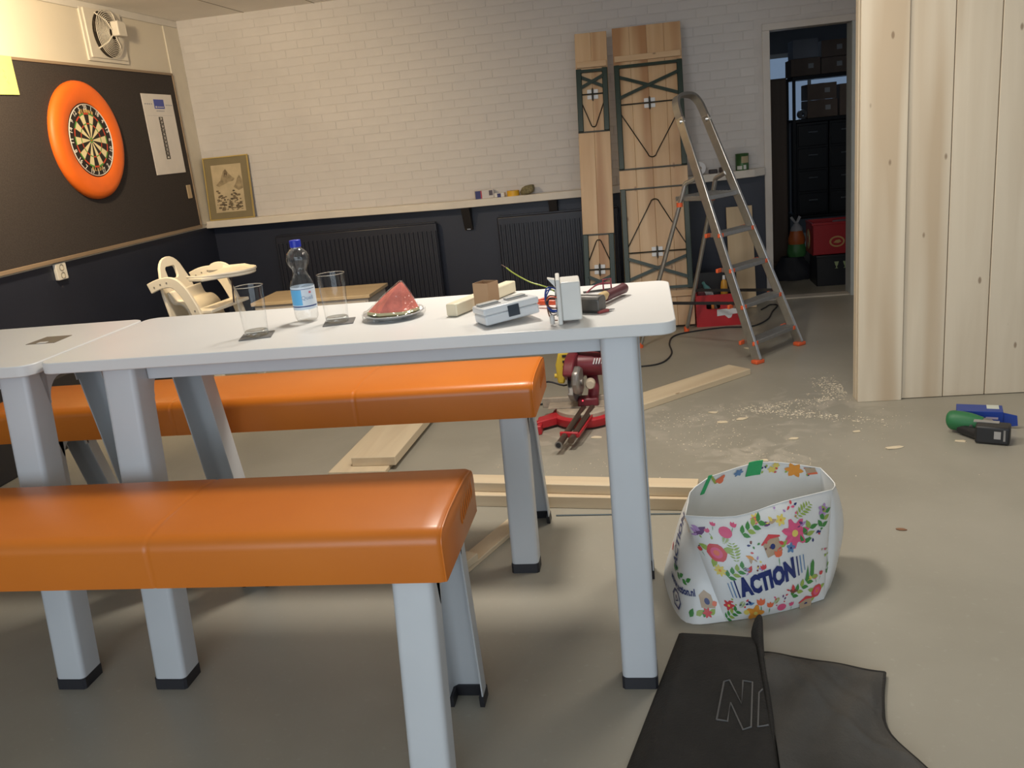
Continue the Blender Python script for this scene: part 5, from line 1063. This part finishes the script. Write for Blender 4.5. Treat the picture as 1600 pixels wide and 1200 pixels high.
MB().bar(pa + sd * -.048 + ad * .385 + Vector((0, 0, -.018)), pa + sd * .048 + ad * .385 + Vector((0, 0, -.018)), .030, .016).build('front_bracket', sr, t, bevel=.006)
MB().bar(pa + sd * -.046 + ad * .06 + Vector((0, 0, -.012)), pa + sd * -.046 + ad * .385 + Vector((0, 0, -.024)), .018, .008, Z_).build('side_rail', sr, t, bevel=.003)
MB().bx(-0.40, -0.29, 4.40, 4.47, 0.084, 0.135).build('pivot_block', srd, t, bevel=.012)
MB().tube(smoothpath([(-0.325, 4.46, 0.10), (-0.315, 4.50, 0.17), (-0.33, 4.55, 0.26)], 4), 0.030, 12).build('arm', srd, t, smooth=60)
MB().lathe([(0.022, 0), (0.026, 0.01), (0.026, 0.05), (0.020, 0.06), (0, .06)], 16, (-0.325, 4.43, 0.215), MX).build('adjusting_knob', mat('dusty_cream', (0.55, 0.47, 0.36), 0.5), t, smooth=40)
# blade with fixed and moving guards: disc plane along the arm
MD = Matrix((ad, Vector((0, 0, 1)), sd)).transposed()
cB = Vector((-0.415, 4.46, 0.235))
MB().lathe([(0.0, 0), (0.118, 0.0), (0.118, 0.0025), (0, .0025)], 48, tuple(cB), MD, cap=False).build('blade', mat('blade_steel', (0.45, 0.45, 0.46), 0.25, .95), t, smooth=40)
half = arc(0, 0, 0.135, 20, 190, 16) + [(-0.06, -0.03), (0.06, 0.0)]
MB().prism(half, tuple(cB - sd * .03), ad, Z_, sd, 0.055).build('upper_guard', srd, t, bevel=.008)
half = arc(0, 0, 0.128, 200, 330, 12) + [(0.05, 0.02), (-0.05, 0.02)]
MB().prism(half, tuple(cB - sd * .022), ad, Z_, sd, 0.03).build('lower_guard', mat('guard_grey', (0.30, 0.28, 0.26), 0.4, .4), t, bevel=.004)
MB().prism([(0.02, -.075), (0.075, -.055), (0.10, 0.0), (0.085, 0.06), (0.03, 0.085), (-0.02, 0.06), (-.02, -.05)], tuple(cB - sd * .062 + ad * .04), ad, Z_, sd, 0.04).build('gear_housing', sgr, t, bevel=.012)
MB().lathe([(0.016, 0), (0.016, 0.012), (0, .012)], 14, tuple(cB + ad * .08 - sd * .07), MD).build('arbor_nut', sgr, t, smooth=40)
mo = Vector((-0.395, 4.50, 0.30))
MB().tube([tuple(mo + Vector((0.0, 0, 0))), tuple(mo + Vector((0.07, .0, -.004))), tuple(mo + Vector((0.17, .01, -.012)))], [0.062, 0.066, 0.058], 18).build('motor', srd, t, smooth=50)
MB().tube([tuple(mo + Vector((0.165, .01, -.012))), tuple(mo + Vector((0.215, .012, -.016)))], [0.060, 0.045], 18).build('motor_cap', sbl, t, smooth=50)
for k in range(4): MB().bar(mo + Vector((.09 + k * .014, -.066, .01)), mo + Vector((.10 + k * .014, -.062, .04)), .006, .004).build('vent_slot', clipm, t)
MB().tube(smoothpath([tuple(mo + Vector((-.02, .02, .05))), tuple(mo + Vector((.02, -.03, .088))), tuple(mo + Vector((.10, -.05, .092))), tuple(mo + Vector((.17, -.02, .06)))], 4), 0.018, 10).build('carry_handle', sbl, t, smooth=60)
MB().prism([(-.035, -.10), (.0, -.105), (.02, -.03), (.045, .03), (.03, .075), (-.02, .07), (-.04, .0)], tuple(mo + Vector((-.075, -.02, .0))), X_, Z_, Y_, 0.045).build('yellow_cover', sye, t, bevel=.010)
for z in (.045, .015, -.015): MB().bx(mo.x - .075, mo.x - .045, mo.y - .024, mo.y - .018, mo.z + z, mo.z + z + .012).build('cover_slot', sbl, t)
MB().lathe([(0.012, 0), (0.014, .03), (0, .035)], 12, tuple(mo + Vector((-.125, .0, -.06))), Matrix(((0, 0, 1), (1, 0, 0), (0, 1, 0)))).build('yellow_knob', sye, t, smooth=40)
MB().tube(smoothpath([tuple(mo + Vector((0, .06, -.02))), (-0.47, 4.62, .15), (-0.60, 4.66, .16), (-0.75, 4.7, .03), (-0.6, 4.75, 0.006), (-0.45, 4.72, 0.006)], 6), 0.005, 8).build('power_cord', sbl, t, smooth=60)
MB().lathe([(0.004, 0), (0.004, .003), (0, .003)], 8, (-0.372, 4.395, 0.125), MX).build('indicator_light', mat('laser_red', (0.9, 0.05, 0.08), 0.4, emit=1.5), t)

# ================================================================== SHOPPING BAG
bagw = mat('bag_white_plastic', (0.72, 0.73, 0.72), 0.35, var=0.03, bump=0.25, bscale=9)
def crv(pts, u):
    n = len(pts) - 1; i = min(int(u * n), n - 1); f = u * n - i; P = [Vector(p) for p in pts]
    p0, p1, p2, p3 = P[max(i - 1, 0)], P[i], P[i + 1], P[min(i + 2, n)]
    return 0.5 * ((2 * p1) + (p2 - p0) * f + (2 * p0 - 5 * p1 + 4 * p2 - p3) * f * f + (3 * p1 - p0 - 3 * p2 + p3) * f ** 3)
F_bot = [(0.178, 2.437, 0.002), (0.28, 2.462, 0.002), (0.39, 2.505, 0.002), (0.492, 2.560, 0.002)]
F_top = [(0.074, 2.545, 0.310), (0.225, 2.525, 0.312), (0.375, 2.565, 0.338), (0.545, 2.700, 0.312)]
R_bot = [(0.492, 2.560, 0.002), (0.545, 2.70, 0.002), (0.545, 2.84, 0.002)]
R_top = [(0.545, 2.700, 0.312), (0.568, 2.78, 0.300), (0.540, 2.87, 0.318)]
B_bot = [(0.545, 2.84, 0.002), (0.30, 2.90, 0.002), (0.04, 2.86, 0.002)]
B_top = [(0.540, 2.87, 0.318), (0.35, 2.86, 0.352), (0.17, 2.83, 0.318)]
L_bot = [(0.04, 2.86, 0.002), (-0.002, 2.73, 0.002), (0.048, 2.446, 0.002), (0.178, 2.437, 0.002)]
L_top = [(0.17, 2.83, 0.318), (0.105, 2.77, 0.296), (0.088, 2.66, 0.300), (0.074, 2.545, 0.310)]
def panel(bot, top, bulge, dirv):
    dv = Vector(dirv)
    def fn(u, v):
        p = crv(bot, u) * (1 - v) + crv(top, u) * v
        vc = min(max(v, 0), 1); uc = min(max(u, 0), 1)
        return p + dv * bulge * max(0, math.sin(math.pi * vc)) ** 0.8 * max(0, math.sin(math.pi * uc)) ** 0.5 + dv * 0.004 * math.sin(9 * u + 5 * v) * math.sin(math.pi * u) * math.sin(math.pi * v)
    return fn
Fp = panel(F_bot, F_top, 0.050, (0.2, -1, 0)); Rp = panel(R_bot, R_top, 0.028, (1, -.2, 0)); Bp = panel(B_bot, B_top, 0.02, (0, 1, 0)); Lp = panel(L_bot, L_top, 0.012, (-1, -.1, 0))
bag = thing('shopping_bag', 'white flowery carrier bag with ACTION lettering standing open on the floor', 'bag', (0.29, 2.65, 0))
MB().grid(Fp, 30, 20).build('front_panel', bagw, bag, smooth=80); MB().grid(Rp, 14, 20).build('side_panel', bagw, bag, smooth=80); MB().grid(Bp, 24, 20).build('back_panel', bagw, bag, smooth=80); MB().grid(Lp, 20, 20).build('side_panel', bagw, bag, smooth=80)
MB().add([crv(F_bot, k / 6) for k in range(7)] + [crv(R_bot, k / 4) for k in range(1, 5)] + [crv(B_bot, k / 4) for k in range(1, 5)] + [crv(L_bot, k / 6) for k in range(1, 6)], [tuple(range(20))]).build('bottom', bagw, bag)
rim = [crv(F_top, k / 12) for k in range(12)] + [crv(R_top, k / 6) for k in range(6)] + [crv(B_top, k / 10) for k in range(10)] + [crv(L_top, k / 8) for k in range(8)]
MB().tube([tuple(p) for p in rim], 0.0022, 6, closed=True).build('rim_hem', bagw, bag, smooth=60)
hg = mat('handle_green', (0.02, 0.36, 0.12), 0.5)
def strip(fn, u0, u1, v0, v1, off, nrm): return MB().grid(lambda a, c_: fn(u0 + (u1 - u0) * a, v0 + (v1 - v0) * c_) + Vector(nrm) * off, 3, 4)
bk_n = (0, -1, 0.0)
strip(Bp, 0.50, 0.62, 0.86, 1.03, 0.004, bk_n).build('handle', hg, bag, solid=.002)
strip(Bp, 0.97, 1.05, 0.80, 1.03, 0.006, bk_n).build('handle', hg, bag, solid=.002)
# prints: shapes given in panel metres (x right, y up from the lower edge), mapped on the bulging panel
LF, HF = 0.475, 0.335
prints = {}
MOT = [0, 'print_shape', False]
def motif(kind, loose=False): MOT[0] += 1; MOT[1] = kind; MOT[2] = loose
def put(key, pts, fs, fn, L, H, off=0.0016, side='F'):
    q = prints.setdefault((key, side, tuple(MOT)), MB()); vs = []
    for x, y in pts:
        u, v = x / L, y / H; p = fn(u, v); du = fn(min(u + .01, 1.2), v) - fn(u - .01, v); dv = fn(u, v + .01) - fn(u, v - .01); n = du.cross(dv).normalized()
        vs.append(p + n * off)
    q.add(vs, fs)
def poly(key, pts, fn=None, L=None, H=None, off=0.0016, side='F'):
    if fn is None and off < .0029:   # upper band of motifs sits a little higher and wider
        pts = [((x - .02) * 1.08 + .015, (y + .026) if y > .118 else y) for x, y in pts]
    fn = fn or Fp; L = L or LF; H = H or HF
    cx = sum(p[0] for p in pts) / len(pts); cy = sum(p[1] for p in pts) / len(pts); n = len(pts)
    put(key, [(cx, cy)] + list(pts), [(0, 1 + k, 1 + (k + 1) % n) for k in range(n)], fn, L, H, off, side)
def circ(cx, cy, r, ry=None, n=12, wob=0, k=5): ry = ry or r; return [(cx + r * (1 + wob * math.cos(k * a)) * math.cos(a), cy + ry * (1 + wob * math.cos(k * a)) * math.sin(a)) for a in [2 * math.pi * i / n for i in range(n)]]
def leafp(cx, cy, L, w, ang):
    c, s = math.cos(ang), math.sin(ang); p = [(0, 0), (L * .3, w * .9), (L * .6, w * .8), (L, 0), (L * .6, -w * .8), (L * .3, -w * .9)]
    return [(cx + x * c - y * s, cy + x * s + y * c) for x, y in p]
BC = {'red': (0.62, 0.06, 0.07), 'pink': (0.70, 0.10, 0.22), 'coral': (0.75, 0.16, 0.07), 'orange': (0.75, 0.30, 0.04), 'yellow': (0.74, 0.60, 0.14), 'green': (0.05, 0.24, 0.05), 'lime': (0.30, 0.42, 0.08), 'purple': (0.13, 0.05, 0.17), 'lilac': (0.42, 0.26, 0.52), 'tan': (0.45, 0.33, 0.22), 'navy': (0.015, 0.03, 0.15), 'blue': (0.10, 0.22, 0.42), 'brown': (0.20, 0.06, 0.05)}
def branch(x, y, ang, n=4, L=.030, fn=None, Lp_=None, H=None, side='F', key2='lime'):
    motif('leaf_branch_print', True)
    for k in range(n):
        bx_, by_ = x + math.cos(ang) * k * L * .75, y + math.sin(ang) * k * L * .75
        for s in (-1, 1): poly('green' if (k + s) % 3 else key2, leafp(bx_, by_, L, L * .28, ang + s * .85), fn, Lp_, H, .0016 + .0002 * k, side)
def rose(x, y, r, c='red'):
    motif('rose_print', False)
    for s in (2.7, .3, 4.2): motif('rose_leaf_print'); poly('lime', leafp(x + math.cos(s) * r * .7, y + math.sin(s) * r * .7, r * 1.2, r * .35, s))
    poly(c, circ(x, y, r, n=16, wob=.05, k=6), off=.0019); poly('pink', circ(x, y, r * .62, n=12), off=.0022); poly('coral', circ(x, y, r * .32, n=10), off=.0025)
def flower(x, y, r, c, cc='yellow', k=6): motif('flower_print', False); poly(c, circ(x, y, r, n=30, wob=.28, k=k), off=.0019); poly(cc, circ(x, y, r * .28, n=10), off=.0023)
def tulip(x, y, s, c='coral', ang=1.5):
    motif('tulip_print', False)
    for d in (-.55, 0, .55): poly(c, leafp(x, y, s, s * .3, ang + d), off=.0019)
    poly('green', leafp(x, y, s * 1.1, s * .06, ang + math.pi))
def bird(x, y, s, c1, c2, ang=.4):
    motif('bird_print', False)
    poly(c1, leafp(x - s * .6 * math.cos(ang), y - s * .6 * math.sin(ang), s * 1.3, s * .32, ang), off=.0019); poly(c2, leafp(x, y, s * .9, s * .25, ang + 2.0), off=.0022); poly(c2, leafp(x - s * .5 * math.cos(ang), y - s * .5 * math.sin(ang), s * .6, s * .12, ang + 2.9), off=.0021)
def house(x, y, s, ang=.1):
    motif('birdhouse_print', False)
    c, sn = math.cos(ang), math.sin(ang); T = lambda a, b_: (x + a * c - b_ * sn, y + a * sn + b_ * c)
    poly('tan', [T(-s, -s), T(s, -s), T(s, s * .5), T(0, s), T(-s, s * .5)], off=.0018); poly('navy', circ(*T(0, -.1 * s), s * .3), off=.0022)
    poly('red', [T(-1.2 * s, .45 * s), T(0, 1.05 * s), T(1.2 * s, .45 * s), T(1.2 * s, .62 * s), T(0, 1.25 * s), T(-1.2 * s, .62 * s)], off=.0024)
def fern(x, y, s, ang):
    motif('fern_print', True)
    for k in range(7):
        f = k / 7; w = s * .30 * math.sin(math.pi * (.15 + .8 * f)); px, py = x + math.cos(ang) * s * f, y + math.sin(ang) * s * f
        for sg in (-1, 1): poly('lime', leafp(px, py, w * 1.2, w * .2, ang + sg * 1.1))
def specks(x, y, n, spread, cols):
    motif('petal_print', True)
    for _ in range(n):
        a = rd.uniform(0, 6.28); poly(rd.choice(cols), leafp(x + rd.uniform(-spread, spread), y + rd.uniform(-spread, spread) * .6, rd.uniform(.007, .014), .0035, a))
rose(0.070, 0.205, 0.028, 'red'); bird(0.030, 0.262, 0.026, 'purple', 'lilac', .5); fern(0.118, 0.182, 0.060, 1.55); poly('pink', circ(0.112, 0.268, .017), off=.0019); fern(0.098, 0.235, .03, 1.0)
tulip(0.068, 0.265, .014, 'pink', 2.0); tulip(0.085, 0.285, .013, 'pink', 1.3)
branch(0.155, 0.262, .35, 4, .026); flower(0.062, 0.150, .016, 'yellow', 'orange', 8); branch(0.080, 0.130, .55, 4, .025); bird(0.150, 0.155, .022, 'red', 'lilac', 1.0); bird(0.160, 0.192, .022, 'orange', 'tan', 2.6)
tulip(0.022, 0.205, .016, 'red', 2.0); house(0.235, 0.212, .026, .15); bird(0.272, 0.205, .022, 'lime', 'red', .5); flower(0.312, 0.222, .034, 'pink', 'yellow', 7); tulip(0.248, 0.175, .024, 'coral', 1.5); flower(0.292, 0.188, .012, 'blue', 'navy', 5)
branch(0.335, 0.190, 1.0, 3, .026); fern(0.322, 0.262, .055, .55); poly('pink', leafp(0.215, 0.282, .028, .011, 2.6), off=.0019); poly('purple', leafp(.222, .275, .024, .007, -.4), off=.002); bird(0.252, 0.272, .020, 'tan', 'yellow', .1); flower(0.277, 0.268, .013, 'yellow', 'orange', 6); bird(0.338, 0.240, .016, 'lilac', 'purple', .4)
specks(0.19, 0.225, 9, .035, ['red', 'brown', 'navy', 'green']); specks(0.185, 0.165, 9, .03, ['red', 'brown', 'lilac', 'yellow']); specks(0.30, 0.285, 8, .03, ['pink', 'lilac', 'red', 'navy']); specks(0.05, 0.235, 6, .035, ['green', 'navy', 'lime'])
flower(0.140, 0.022, .028, 'orange', 'yellow', 5); tulip(0.165, 0.050, .030, 'coral', 1.5); tulip(0.198, 0.035, .024, 'coral', 1.4); bird(0.130, 0.062, .018, 'blue', 'navy', .2); poly('pink', circ(0.245, 0.025, .018, .014), off=.0019); branch(0.285, 0.060, .55, 5, .028); bird(0.290, 0.078, .028, 'brown', 'red', -.3); house(0.345, 0.012, .024, .1); rose(0.385, 0.045, .022, 'red'); tulip(0.285, 0.020, .018, 'pink', 1.6); tulip(0.375, 0.090, .015, 'pink', 1.8); tulip(0.395, 0.095, .015, 'red', 1.3)
specks(0.245, 0.060, 10, .032, ['red', 'pink', 'tan', 'purple']); branch(0.022, 0.010, .5, 4, .024); flower(0.052, 0.058, .017, 'red', 'yellow', 6); fern(0.090, 0.050, .03, .9); poly('yellow', circ(0.108, .03, .01), off=.0019); flower(0.35, 0.100, .010, 'yellow', 'lime', 6); branch(0.440, 0.085, 1.4, 2, .022)
bird(0.045, 0.268, .034, 'purple', 'lilac', .6); tulip(0.135, 0.282, .016, 'pink', 1.1); branch(0.395, 0.215, 1.2, 3, .026); flower(0.402, 0.262, .014, 'lilac', 'purple', 5); flower(0.205, 0.292, .012, 'yellow', 'orange', 6); specks(0.36, 0.195, 8, .03, ['red', 'navy', 'green']); tulip(0.195, 0.150, .018, 'red', 1.7); fern(0.215, 0.045, .03, .8)
specks(0.10, 0.065, 7, .03, ['lime', 'navy', 'red']); specks(0.40, 0.13, 6, .03, ['pink', 'lime', 'tan'])
# lettering with the speed lines, slanted on the panel
cxT, cyT, angT = 0.212, 0.136, 0.17
ct, st_ = math.cos(angT), math.sin(angT); TT = lambda a, b_: (cxT + a * ct - b_ * st_, cyT + a * st_ + b_ * ct)
for vs, fs in islands(*text_polys('ACTION', 0.080, 0.68, 0.0050)):
    motif('letter'); put('navy', [TT(x + .10 * y, y) for x, y in vs], fs, Fp, LF, HF, .0034)
for s in (-1, 1):
    for k in range(3):
        a = s * (0.116 + k * .012); w = .0024 - .0005 * k; hh = .030 - .003 * k
        motif('speed_line'); poly('blue' if k else 'navy', [TT(a - w + .1 * -hh, -hh), TT(a + w + .1 * -hh, -hh), TT(a + w + .1 * hh, hh), TT(a - w + .1 * hh, hh)], off=.003)
# left side print: address line, recycling badge, birdhouse, leaves
LL, HL = 0.46, 0.32
def lpoly(key, pts, off=.0016): motif('side_print'); poly(key, pts, Lp, LL, HL, off, 'L')
for vs, fs in islands(*text_polys('www.action.nl', 0.028, 0.95, 0.0010)):
    motif('letter'); put('navy', [(0.305 + x * .9, 0.085 + y) for x, y in vs], fs, Lp, LL, HL, .003, 'L')
motif('recycling_badge')
ringo = circ(0.282, 0.045, .027, n=6); ringi = circ(0.282, 0.045, .021, n=6); put('navy', ringo + ringi, [(k, (k + 1) % 6, 6 + (k + 1) % 6, 6 + k) for k in range(6)], Lp, LL, HL, .003, 'L')
motif('recycling_badge'); ro2 = circ(0.282, .045, .012, n=3); ri2 = circ(0.282, .045, .006, n=3); put('navy', ro2 + ri2, [(k, (k + 1) % 3, 3 + (k + 1) % 3, 3 + k) for k in range(3)], Lp, LL, HL, .003, 'L')
for vs, fs in islands(*text_polys('ACTION', 0.050, 0.8, 0.0015)):
    motif('letter'); put('navy', [(0.265 - y, 0.205 + x) for x, y in vs], fs, Lp, LL, HL, .003, 'L')
for k in range(6): lpoly('green', leafp(.25 + k * .018, .128 - .003 * k, .026, .007, .4 if k % 2 else -.5), .0018)
for k in range(4): lpoly('lime' if k % 2 else 'green', leafp(.34 + k * .022, .018 + .006 * (k % 2), .03, .009, 1.0 - .5 * (k % 2)), .0018)
lpoly('tan', [(.385, .045), (.435, .04), (.435, .08), (.41, .095), (.385, .08)], .0018); lpoly('navy', circ(.41, .062, .010), .0024); lpoly('coral', leafp(.425, .05, .03, .009, .3), .0026); lpoly('red', circ(.40, .03, .013, n=24, wob=.3, k=6), .002); lpoly('red', leafp(.205, .135, .03, .012, 1.6), .002)
for k in range(5): lpoly('purple' if k % 2 else 'orange', leafp(.30 + k * .03, .275 + .006 * (k % 2), .018, .006, k), .002)
# print on the inside of the back rim
def bpoly(key, pts, off=-.003): motif('rim_print'); poly(key, pts, Bp, 0.40, 0.34, off, 'B')
rd2 = random.Random(8)
for (x, y, r, c_) in ((0.10, .318, .024, 'orange'), (0.165, .312, .012, 'yellow'), (.155, .33, .01, 'yellow'), (0.275, .318, .013, 'blue'), (.335, .312, .016, 'coral')): bpoly(c_, circ(x, y, r, n=24, wob=.25, k=6 if c_ != 'coral' else 3))
bpoly('tan', [(0.02, .322), (.062, .315), (.07, .335), (.03, .34)]); bpoly('coral', [(0.015, .318), (.055, .308), (.06, .313), (.02, .325)], -.0035)
for k in range(12): bpoly(rd2.choice(['navy', 'red', 'green', 'lime']), leafp(rd2.uniform(.02, .37), rd2.uniform(.30, .335), .012, .004, rd2.uniform(0, 6)))
for k in range(6): bpoly('lime', leafp(.345 + .006 * k, .30 + .006 * k, .02, .006, .8))
for (key, side, mo_), q in prints.items(): q.build(mo_[1], mat('bag_' + key, BC[key], 0.4), bag, kind='stuff' if mo_[2] else None)

# ================================================================== DARK FABRIC BAG ON THE FLOOR
t = thing('tool_pouch', 'black folded fabric work pouch with a grey outlined N on the floor in front', 'fabric pouch', (0.2, 2.0, 0))
clothd = mat('black_fabric', (0.020, 0.018, 0.016), 0.85, var=0.2, vscale=15, bump=0.3, bscale=120, sheen=0.0); clothg = mat('charcoal_fabric', (0.072, 0.067, 0.060), 0.9, var=0.25, vscale=7, bump=0.3, bscale=120)
def lerp4(a, b_, c_, d, u, v): return (Vector(a) * (1 - u) + Vector(b_) * u) * (1 - v) + (Vector(d) * (1 - u) + Vector(c_) * u) * v
A0, A1, A2, A3 = (-0.175, 1.55, 0.02), (0.225, 1.55, 0.035), (0.245, 2.33, 0.060), (0.035, 2.365, 0.030)
def leftp(u, v): 
    p = lerp4(A0, A1, A2, A3, u, v); e = min(1, 6 * min(u, 1 - v + .02)) ; return Vector((p.x, p.y, 0.004 + p.z * e + 0.006 * math.sin(7 * u + 4 * v) * e))
MB().grid(leftp, 24, 36).build('front_flap', clothd, t, smooth=70, solid=.006)
ridge = [(0.205, 1.50), (0.225, 1.75), (0.238, 2.0), (0.246, 2.2), (0.262, 2.37)]
def rid(u, v):
    p = crv([(x, y, 0) for x, y in ridge], u); h = 0.042 + .004 * u; a = math.pi * v
    return Vector((p.x - .014 * math.cos(a) + 0.012 * math.sin(a) * u, p.y + .02 * math.sin(a) * u, 0.006 + h * math.sin(a)))
MB().grid(rid, 24, 12).build('standing_fold', clothd, t, smooth=70, solid=.004)
redge = [(0.64, 1.50, .02), (0.585, 1.74, .022), (0.520, 1.90, .022), (0.535, 2.03, .018), (0.572, 2.158, .016)]
def rightp(u, v):
    a_ = Vector((0.225, 1.50, .03)) * (1 - v) + Vector((0.262, 2.245, .045)) * v; p = a_ * (1 - u) + crv(redge, v) * u
    w = 0.008 * math.sin(6 * v + 5 * u) * (1 - u * .5) + .007 * math.sin(13 * (u - v)) + .007 * math.exp(-((u * .8 + v - 1.05) / .035) ** 2) - .006 * math.exp(-((u * .5 + v - 1.12) / .03) ** 2); e = min(1, 8 * min(1 - u + .03, 1 - v + .03))
    return Vector((p.x, p.y, 0.006 + (p.z + w) * e))
MB().grid(rightp, 60, 72).build('back_flap', clothg, t, smooth=70, solid=.005)
MB().tube([tuple(rightp(u / 20, 1.0) + Vector((0, 0, .002))) for u in range(21)], 0.004, 6).build('edge_binding', clothd, t, smooth=60)
MB().tube([tuple(rightp(1.0, v / 20) + Vector((0, 0, .002))) for v in range(21)], 0.004, 6).build('edge_binding', clothd, t, smooth=60)
nl = MB()
def ptU(u, v): return tuple(leftp(u, v) + Vector((0, 0, .0045)))
def outline(pts):
    q = [ptU(*p) for p in pts]; nl.tube(q, 0.0024, 5, closed=False)
outline([(.60, .46), (.65, .64), (.70, .645), (.80, .52), (.825, .64), (.91, .635), (.86, .41), (.80, .40), (.71, .53), (.685, .445), (.60, .46)])
outline([(.99, .60), (.955, .58), (.91, .41), (.99, .42)])
nl.build('outlined_letters', mat('letter_grey', (0.14, 0.135, 0.13), 0.6), t)

# ================================================================== CORDLESS DRILL AND BLUE BOX
t = thing('cordless_drill', 'green and black cordless drill lying on the floor by the wooden partition', 'drill', (1.42, 3.93, 0))
dg = mat('drill_green', (0.025, 0.17, 0.06), 0.5); db = mat('drill_black', (0.018, 0.018, 0.02), 0.45)
MB().tube(smoothpath([(1.325, 4.035, .052), (1.345, 4.02, .055), (1.40, 3.99, .052), (1.445, 3.96, .048)], 4), [0.030, .036, .042, .044, .045, .045, .045, .044, .043, .041, .038, .036, .034], 16).build('motor_body', dg, t, smooth=60)
MB().tube([(1.445, 3.96, .046), (1.475, 3.945, .046), (1.49, 3.94, .046)], [.034, .030, .018], 16).build('gear_collar', sgr, t, smooth=50)
MB().tube([(1.36, 3.985, .026), (1.40, 3.91, .026), (1.425, 3.87, .028)], [.022, .024, .028], 12).build('grip', db, t, smooth=50)
RZ = Matrix.Rotation(-0.42, 3, 'Z')
MB().box((1.455, 3.868, .042), (0.135, 0.085, 0.080), RZ).build('battery', db, t, bevel=.009)
MB().box((1.44, 3.905, .0825), (0.10, 0.03, 0.003), RZ).build('battery_label', mat('battery_grey', (0.33, 0.32, 0.30), 0.5), t)
MB().box(Vector((1.455, 3.868, .042)) + RZ @ Vector((.02, -.0435, .004)), (0.026, 0.002, 0.034), RZ).build('rating_label', mat('rating_pale', (0.40, 0.38, 0.36), 0.5), t); MB().box(Vector((1.455, 3.868, .042)) + RZ @ Vector((.047, -.0435, .004)), (0.008, 0.002, 0.05), RZ).build('latch', sgr, t)
MB().lathe([(0.007, 0), (0.007, .004), (0, .004)], 10, (1.39, 3.945, .05), MX).build('screw', sgr, t)
t = thing('blue_box', 'small blue cardboard box lying behind the cordless drill', 'box', (1.475, 4.11, 0))
RZ = Matrix.Rotation(-0.30, 3, 'Z'); c = Vector((1.478, 4.10, .041))
bb = mat('blue_card', (0.015, 0.05, 0.30), 0.4)
MB().box(c, (0.19, 0.10, 0.078), RZ).build('carton', bb, t, bevel=.002)
MB().box(c + RZ @ Vector((.055, .02, .0395)), (0.05, 0.055, 0.001), RZ).build('label', mat('blue_box_label', (0.62, 0.66, 0.60), 0.5), t)
MB().box(c + RZ @ Vector((.05, -.0505, .008)), (0.05, 0.001, 0.010), RZ).build('print_stripe', mat('blue_box_stripe', (0.45, 0.38, 0.50), 0.5), t)
for z in (.018, -.018): MB().box(c + RZ @ Vector((-.072, -.0505, z)), (0.025, 0.001, 0.008), RZ).build('print_stripe', clipm, t)
MB().prism([(0, 0), (0.055, -.012), (0.06, -.06), (0.0, -.07)], c + RZ @ Vector((.095, -.045, .035)), tuple(RZ @ Vector((1, 0, 0))), Z_, tuple(RZ @ Vector((0, 1, 0))), 0.002).build('open_flap', bb, t)
